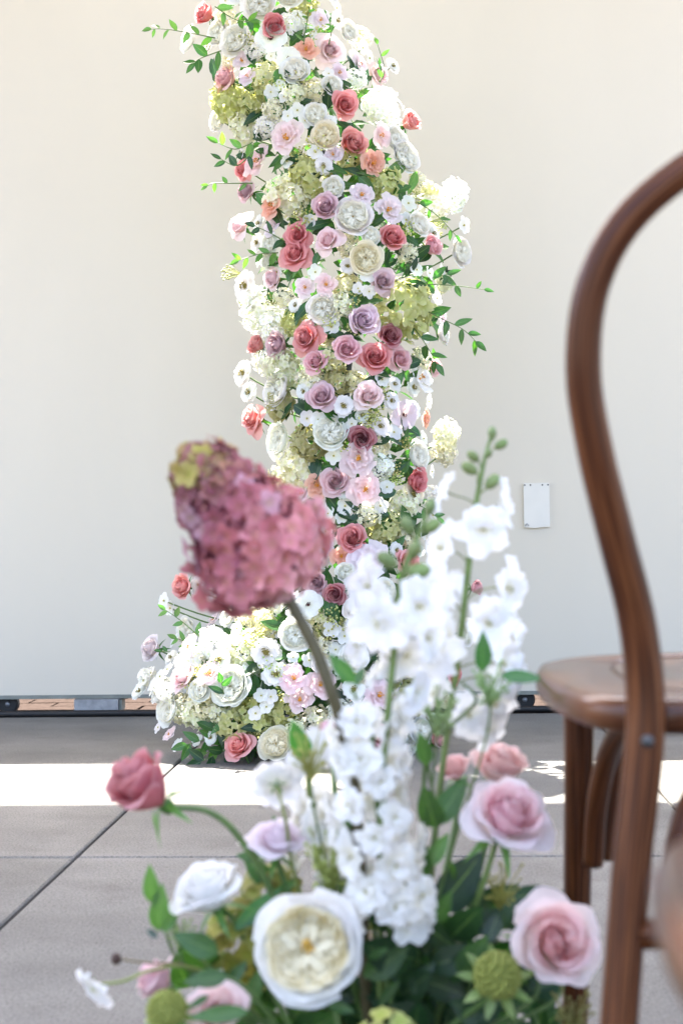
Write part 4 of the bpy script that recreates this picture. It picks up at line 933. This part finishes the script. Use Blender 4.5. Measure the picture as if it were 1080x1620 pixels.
for k in range(NF):
    u = (k + 0.5) / NF; a = k * 2.39996
    Rr = float(np.interp(u, [0, 0.05, 0.13, 0.22, 0.4, 0.6, 0.8, 0.93, 1.0], [0.012, 0.036, 0.052, 0.056, 0.048, 0.040, 0.031, 0.024, 0.007]))
    Rr *= 1 + 0.08 * math.sin(a * 3 + u * 9) * math.sin(u * 14 + 1)
    h = -0.010 + u * (AL + 0.012)
    o_ = sx * math.cos(a) + sy * math.sin(a)
    p = A0 + axn * h + o_ * Rr * rr.uniform(.80, 1.08) + Vector((0, 0, -0.004)) * (1 - u)
    if u < 0.5 and o_.dot(RIGHT) > 0.2: p += RIGHT * 0.011 * (o_.dot(RIGHT) - 0.2) + UP * 0.004
    nrm = (o_ * 1.0 + axn * (0.9 * (u - 0.35)) - axn * (1.6 if u < .05 else (0.5 if u < .12 else 0)) + Vector((rr.uniform(-.6, .6), rr.uniform(-.6, .6), rr.uniform(-.6, .6)))).normalized()
    # dusky and purplish above, clearer pink towards the lower right, olive at the tip
    g_ = max(0.0, min(1.0, 0.95 - u * 1.05 + 0.28 * o_.dot(RIGHT) + rr.uniform(-.22, .22)))
    lo_, mi_, hi_ = (0.25, 0.075, 0.110), (0.49, 0.155, 0.175), (0.76, 0.335, 0.345)
    c_ = [l + (m2 - l) * min(1, g_ * 2) for l, m2 in zip(lo_, mi_)] if g_ < .5 else [l + (m2 - l) * (g_ * 2 - 1) for l, m2 in zip(mi_, hi_)]
    if rr.random() < 0.12: c_ = [x * .6 + y * .4 for x, y in zip(c_, (0.70, 0.50, 0.58))]
    w_ = max(0.0, min(1.0, (u - 0.66) / 0.26)) * (rr.uniform(.5, 1.0) if rr.random() < .7 else .1)
    c_ = [x * (1 - w_) + y * w_ for x, y in zip(c_, (0.42, 0.36, 0.08))]
    ob('floret', FLM[k % 3], hy, p - hy.location, face(nrm, rr.uniform(0, 6)), 0.0222 * rr.uniform(.8, 1.2), vary(c_, .08))
# the florets tucked below the outer ones
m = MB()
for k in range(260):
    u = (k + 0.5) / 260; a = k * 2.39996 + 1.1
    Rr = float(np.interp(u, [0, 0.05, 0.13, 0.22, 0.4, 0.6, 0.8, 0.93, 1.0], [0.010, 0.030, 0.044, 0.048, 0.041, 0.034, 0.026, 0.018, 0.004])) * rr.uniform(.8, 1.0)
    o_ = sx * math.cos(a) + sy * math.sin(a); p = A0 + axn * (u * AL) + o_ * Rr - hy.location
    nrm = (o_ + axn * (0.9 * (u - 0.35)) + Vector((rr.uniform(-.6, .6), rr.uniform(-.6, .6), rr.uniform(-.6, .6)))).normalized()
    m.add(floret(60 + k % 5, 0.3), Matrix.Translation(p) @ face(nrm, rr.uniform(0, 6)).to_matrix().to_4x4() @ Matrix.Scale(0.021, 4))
o = ob('inner_florets', m.mesh('inner_florets', FLM[0].materials[0]), hy, (0, 0, 0), None, 1, (0.33, 0.095, 0.125)); tag(o, kind='stuff')  # older inner florets, also coloured darker to stand in for shadow between outer ones
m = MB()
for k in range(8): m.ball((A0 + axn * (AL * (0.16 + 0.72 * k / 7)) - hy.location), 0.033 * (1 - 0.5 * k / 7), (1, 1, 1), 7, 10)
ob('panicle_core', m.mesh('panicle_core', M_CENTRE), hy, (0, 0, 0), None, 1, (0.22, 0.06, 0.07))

# white cosmos seen from behind, and the poppy-like flower with its dark seed head
def cosmos_thing(label, x, y, d, s_, F, via, rootd, cen=(0.40, 0.42, 0.10), name='cosmos'):
    t = thing(name, label, 'cosmos', root(*rootd)); p = P(x, y, d); F = Vector(F).normalized()
    b = ob('bloom', EYE, t, p - t.location, face(F), s_ * d / FPX, cen)
    for k in range(7):
        ob('petal', DPETS[k % 3], b, (0, 0, 0), Quaternion((0, 0, 1), 6.283 * k / 7) @ Quaternion((0, 1, 0), RND.uniform(-.1, .1)), (1, 1.1, 1), vary((0.84, 0.84, 0.84), .02))
    ob('calyx', CALYX, b, (0, 0, 0), None, 0.5, G_LIGHT)
    stem_to(t, p - F * 0.004, r0=0.0013, r1=0.002, via=via, color=(0.20, 0.24, 0.06)); return t
cosmos_thing('white cosmos seen from behind above the lilac open rose', 438, 1242, 1.26, 88, camvec(-.15, -.75, .35), [(452, 1300, 1.25), (470, 1400, 1.27)], (-.03, .03))
cosmos_thing('second white cosmos tucked under the stock, close to the brown stem', 492, 1190, 1.30, 84, camvec(-.2, .5, .4), [(490, 1280, 1.31)], (-.02, .04))
cosmos_thing('drooping white flower on a thin brown stem at the far lower left', 152, 1562, 1.22, 78, camvec(-.6, .55, -.45), [(196, 1552, 1.22), (240, 1535, 1.23), (300, 1530, 1.24), (380, 1570, 1.26)], (-.08, 0))
t = thing('seed_head', 'small dark brown seed head on a thin stem at the lower left', 'seed head', root(-.08, .01)); p = P(184, 1517, 1.22)
ob('pod', MB().ball((0, 0, 0), 0.0046, (1, 1, 1.15), 8, 10).mesh('pod', M_CENTRE), t, p - t.location, None, 1, (0.06, 0.03, 0.02))
stem_to(t, p, r0=0.0009, r1=0.0016, via=[(240, 1524, 1.23), (300, 1530, 1.24), (380, 1580, 1.26)], color=(0.16, 0.12, 0.05))

# green scabious pods
def pod(label, x, y, d, s_, F, rootd):
    t = thing('scabious_pod', label, 'seed pod', root(*rootd)); p = P(x, y, d); F = Vector(F).normalized(); L = s_ * d / FPX
    r = random.Random(int(x)); m = MB(); m.ball((0, 0, 0.1), 0.40, (1, 1, .85), 8, 12)
    for k in range(90):
        z = 1 - 1.3 * (k + .5) / 90; a = k * 2.39996; q = math.sqrt(max(0, 1 - z * z)); m.ball((0.42 * q * math.cos(a), 0.42 * q * math.sin(a), 0.1 + 0.37 * z), 0.07 * r.uniform(.7, 1.2), (1, 1, 1), 4, 5)
    b = ob('pod', m.mesh('pod', M_CENTRE), t, p - t.location, face(F), L, (0.26, 0.29, 0.055)); tag(b, kind='stuff')
    for k in range(9):
        q = Quaternion((0, 0, 1), k * 0.698) @ Quaternion((1, 0, 0), -0.15 + RND.uniform(-.3, .3)); ob('bract', LEAVES[2], b, (q @ Vector((0, 0.28, -0.12))), q, (0.55, 0.5, 0.5), vary((0.24, 0.32, 0.11), .15))
    stem_to(t, p - F * L * .3, F=F)
pod('green scabious pod at the bottom left corner of the flowers', 265, 1604, 1.17, 72, camvec(-.1, .5, .85), (-.07, -.03))
pod('green scabious pod in dark leaves left of the soft pink rose', 785, 1548, 1.19, 84, camvec(.05, .7, .7), (.04, -.02))

# yellow-green hydrangea tufts low in the flowers
def tuft(label, x, y, d, s_, n_, col, rootd, seed, F=camvec(0, .8, .5)):
    t = thing('hydrangea_tuft', label, 'hydrangea', root(*rootd)); p = P(x, y, d); L = s_ * d / FPX; r = random.Random(seed)
    for k in range(n_):
        a = k * 2.4; z = 1 - 1.1 * (k + .5) / n_; q = math.sqrt(1 - z * z); nn = Vector(F) * z + (RIGHT * math.cos(a) + UP * math.sin(a)) * q
        ob('floret', FLM[k % 3], t, p + nn * L * .42 - t.location, face(nn + Vector((r.uniform(-.3, .3),) * 3)), L * 0.32 * r.uniform(.85, 1.15), vary(col, .2))
    stem_to(t, p - Vector(F) * L * .1, F=F)
tuft('olive-green hydrangea tuft under the white side-on rose', 392, 1500, 1.29, 150, 34, (0.28, 0.27, 0.05), (-.04, .03), 4)
tuft('olive-green hydrangea tuft above the large cream rose', 430, 1420, 1.31, 110, 26, (0.31, 0.30, 0.08), (-.03, .05), 6)
tuft('yellow-green hydrangea florets at the bottom edge under the cream rose', 612, 1650, 1.17, 110, 14, (0.42, 0.42, 0.13), (0, -.04), 7)
tuft('green hydrangea tuft right of the large cream rose, under the stock', 560, 1440, 1.30, 110, 24, (0.22, 0.27, 0.05), (.0, .05), 12)

# leaves that can be told apart, each on the stem it grows on: base pixel -> tip pixel
def leafy(label, path, leaves, col=G_LIGHT, rootd=(0, 0), name='leafy_stem', wide=1.0, r0=0.0012, scol=GREENSTEM, grp=None):
    w = [P(*p) for p in path]; t = thing(name, label, 'foliage', root(*rootd), grp)
    pts = spline(w + [Vector(t.location)], 6); ob('stem', MB().tube([p - t.location for p in pts], [r0 + 0.0012 * i / len(pts) for i in range(len(pts))], 6).mesh('stem', M_STEM), t, (0, 0, 0), None, 1, scol)
    for x0, y0, d0, x1, y1, d1, c_, wd in leaves:
        leaf(t, Vector(t.location), P(x0, y0, d0), P(x1, y1, d1), camvec(RND.uniform(-.35, .35), 1, RND.uniform(-.1, .5)), vary(c_, .12), 2 if wd < .9 else 0, wd * wide)
    return t
GL = (0.085, 0.165, 0.05); GM = (0.05, 0.11, 0.034); GD = (0.020, 0.050, 0.022); GB = (0.022, 0.045, 0.050)
leafy('slim sprig with three upright green leaves at the left, over the floor', [(262, 1475, 1.23), (280, 1515, 1.24), (330, 1560, 1.25)], [(244, 1430, 1.23, 234, 1372, 1.22, GL, 1.0), (250, 1472, 1.23, 255, 1402, 1.22, GL, 1.0), (258, 1474, 1.23, 286, 1428, 1.24, GL, .9), (250, 1482, 1.23, 228, 1470, 1.24, GB, .9)], rootd=(-.07, 0))
leafy('stem with one broad dark-green leaf under the white side-on rose', [(275, 1478, 1.21), (300, 1500, 1.22), (360, 1560, 1.24)], [(345, 1508, 1.21, 276, 1478, 1.20, GM, 1.15)], rootd=(-.06, -.01))
leafy('stem with horizontal leaves above the pink rose at the bottom edge', [(355, 1545, 1.17), (400, 1575, 1.18)], [(360, 1545, 1.17, 290, 1552, 1.16, GM, 1.0), (392, 1600, 1.17, 295, 1610, 1.16, GL, .75), (330, 1575, 1.17, 296, 1596, 1.16, GM, .8)], rootd=(-.05, -.03))
leafy('upright sprig with broad leaves between the stock and the lilac-pink rose', [(668, 1165, 1.24), (680, 1230, 1.25), (690, 1310, 1.25), (668, 1400, 1.26)], [(676, 1210, 1.24, 664, 1160, 1.23, GM, 1.1), (690, 1310, 1.25, 668, 1250, 1.23, GM, 1.25), (690, 1305, 1.25, 738, 1224, 1.26, GM, 1.0), (676, 1370, 1.25, 710, 1318, 1.25, GL, 1.0), (670, 1390, 1.25, 668, 1330, 1.24, GM, .9)], rootd=(.02, .0))
leafy('short sprig with two narrow leaves over the stock cluster', [(545, 1310, 1.25), (540, 1350, 1.26), (536, 1400, 1.27)], [(540, 1330, 1.24, 546, 1282, 1.23, GM, .9), (543, 1340, 1.24, 560, 1300, 1.23, GM, 1.0)], rootd=(-.01, .02))
leafy('sprig with a long leaf pointing right past the delphinium', [(730, 1080, 1.25), (752, 1110, 1.25), (700, 1160, 1.25), (672, 1210, 1.25)], [(792, 1068, 1.24, 862, 1074, 1.22, (.06, .15, .07), .8), (762, 1062, 1.24, 766, 1000, 1.23, (.06, .15, .055), 1.0)], rootd=(.03, .0))
leafy('sprig with a green leaf crossing in front of the arch foot', [(556, 1090, 1.26), (566, 1120, 1.26), (580, 1250, 1.27)], [(560, 1080, 1.26, 522, 1036, 1.25, (.07, .17, .08), 1.0), (562, 1085, 1.26, 576, 1052, 1.28, (.07, .16, .10), .8)], rootd=(0, .03))
leafy('sprig with one leaf beside the white cosmos', [(482, 1198, 1.29), (490, 1240, 1.30)], [(484, 1200, 1.29, 462, 1146, 1.27, (.06, .16, .05), 1.15), (440, 1305, 1.27, 430, 1290, 1.27, GM, 1.0)], rootd=(-.03, .04))
leafy('green leaves above the large cream rose', [(400, 1440, 1.28), (440, 1500, 1.28)], [(372, 1470, 1.25, 448, 1402, 1.27, (.07, .17, .09), .8), (430, 1400, 1.29, 385, 1355, 1.29, GM, 1.2), (420, 1360, 1.29, 372, 1352, 1.29, GM, 1.0), (440, 1410, 1.28, 470, 1392, 1.27, GL, .9), (360, 1560, 1.24, 390, 1520, 1.24, GM, 1.0), (395, 1590, 1.24, 410, 1535, 1.24, GL, 1.1)], rootd=(-.03, .02))
leafy('green leaves right of the large cream rose', [(600, 1520, 1.23), (620, 1600, 1.23)], [(575, 1545, 1.22, 650, 1500, 1.22, GM, 1.2), (582, 1515, 1.21, 612, 1502, 1.20, GM, 1.0), (640, 1450, 1.24, 590, 1430, 1.23, (.09, .19, .09), 1.2), (600, 1590, 1.22, 632, 1550, 1.21, GM, .8), (520, 1590, 1.22, 560, 1600, 1.21, GM, 1.0)], rootd=(.0, -.01))
leafy('broad upright green leaf right of the stock spike', [(655, 1480, 1.25), (660, 1560, 1.26)], [(652, 1490, 1.25, 642, 1402, 1.23, GM, 1.25), (672, 1500, 1.25, 668, 1400, 1.25, GD, .8), (690, 1460, 1.25, 712, 1412, 1.24, GM, 1.0), (728, 1545, 1.22, 768, 1486, 1.20, GM, 1.2), (740, 1550, 1.22, 752, 1520, 1.2, GL, 1.0)], rootd=(.01, 0))
leafy('glossy blue-green leaves between the two pink roses', [(700, 1430, 1.27), (690, 1500, 1.27)], [(690, 1440, 1.28, 770, 1350, 1.29, GB, 1.35), (800, 1420, 1.33, 895, 1412, 1.35, GB, .85), (740, 1470, 1.27, 830, 1400, 1.29, GD, 1.4), (720, 1392, 1.28, 708, 1352, 1.27, GM, .5)], rootd=(.03, .03))
# dark leafy stems packed round the bowl
for k in range(16):
    r = random.Random(300 + k); x0 = 640 + (k % 8) * 34; y0 = 1600 - (k // 8) * 70; lv = []
    for q in range(7):
        xx = x0 + r.uniform(-46, 46); yy = y0 + r.uniform(-70, 50); dd = (1.26 if xx < 780 else 1.33) + r.uniform(-.03, .07); aa = r.uniform(0.2, 2.9); ln = r.uniform(60, 95)
        lv.append((xx, yy, dd, xx + ln * math.cos(aa), yy - ln * math.sin(aa) * .6, dd - r.uniform(-.02, .04), GD if r.random() < .75 else (0.02, 0.06, 0.022), r.uniform(1.0, 1.5)))
    lv = [l for l in lv if l[3] < 915 and l[4] > 1395]
    leafy('dark leafy stem packed among the lower right flowers', [(x0, y0, 1.27), (x0 - 10, y0 + 60, 1.27)], lv, rootd=(.02, .01), name='dark_leafy_stem', grp='dark leafy stems in the lower right flowers')
for k in range(9):
    r = random.Random(400 + k); x0 = 330 + k * 36; y0 = 1600; lv = []
    for q in range(6):
        xx = x0 + r.uniform(-40, 40); yy = y0 + r.uniform(-80, 50); dd = 1.30 + r.uniform(-.03, .06); aa = r.uniform(0.2, 2.9); ln = r.uniform(50, 80)
        lv.append((xx, yy, dd, xx + ln * math.cos(aa), yy - ln * math.sin(aa) * .6, dd - r.uniform(-.02, .04), GD if r.random() < .5 else GM, r.uniform(1.0, 1.4)))
    leafy('leafy stem packed behind the large cream rose', [(x0, y0, 1.31), (x0, y0 + 60, 1.31)], lv, rootd=(-.02, .03), name='dark_leafy_stem', grp='leafy stems behind the large cream rose')
# airy green filler sprays
def spray(label, x, y, d, L, col, rootd, seed, n_=46, F=camvec(0, .2, 1)):
    t = thing('filler_spray', label, 'filler spray', root(*rootd)); p = P(x, y, d); r = random.Random(seed); m = MB(); S_ = L * d / FPX
    for k in range(n_):
        dv = (Vector(F) * r.uniform(.3, 1) + Vector((r.uniform(-1, 1), r.uniform(-1, 1), r.uniform(-.4, 1))) * .55) * S_ * r.uniform(.5, 1)
        m.tube([(0, 0, 0), dv * .5 + Vector((0, 0, .1 * S_)), dv], 0.0006, 4, caps=False); m.ball(dv, 0.0017 * r.uniform(.7, 1.3), (1, 1, 1), 4, 5)
    o_ = ob('florets', m.mesh('florets', M_STEM), t, p - t.location, None, 1, col); tag(o_, kind='stuff'); stem_to(t, p, r0=0.001, r1=0.0018)
spray('pale green filler spray left of the long pointing leaf', 690, 1165, 1.24, 70, (.30, .42, .16), (.02, .01), 1)
spray('pale green filler spray under the delphinium tip leaf', 775, 1120, 1.24, 60, (.28, .42, .15), (.03, .01), 2)
spray('yellow-green filler spray right of the white cosmos', 492, 1235, 1.27, 70, (.38, .38, .10), (-.02, .02), 3)
spray('yellow-green filler spray under the small stock cluster', 520, 1410, 1.25, 80, (.34, .40, .10), (-.01, .0), 4, 60)
spray('tiny yellowish twig spray at the bottom right by the chair leg', 905, 1640, 1.26, 70, (.24, .22, .06), (.07, .0), 6, 40)
spray('pale green filler spray by the three upright leaves', 285, 1500, 1.25, 60, (.30, .40, .14), (-.06, .01), 7, 30)
spray('yellow-green filler spray between the two pink roses', 790, 1440, 1.28, 70, (.38, .36, .08), (.04, .03), 8, 30)
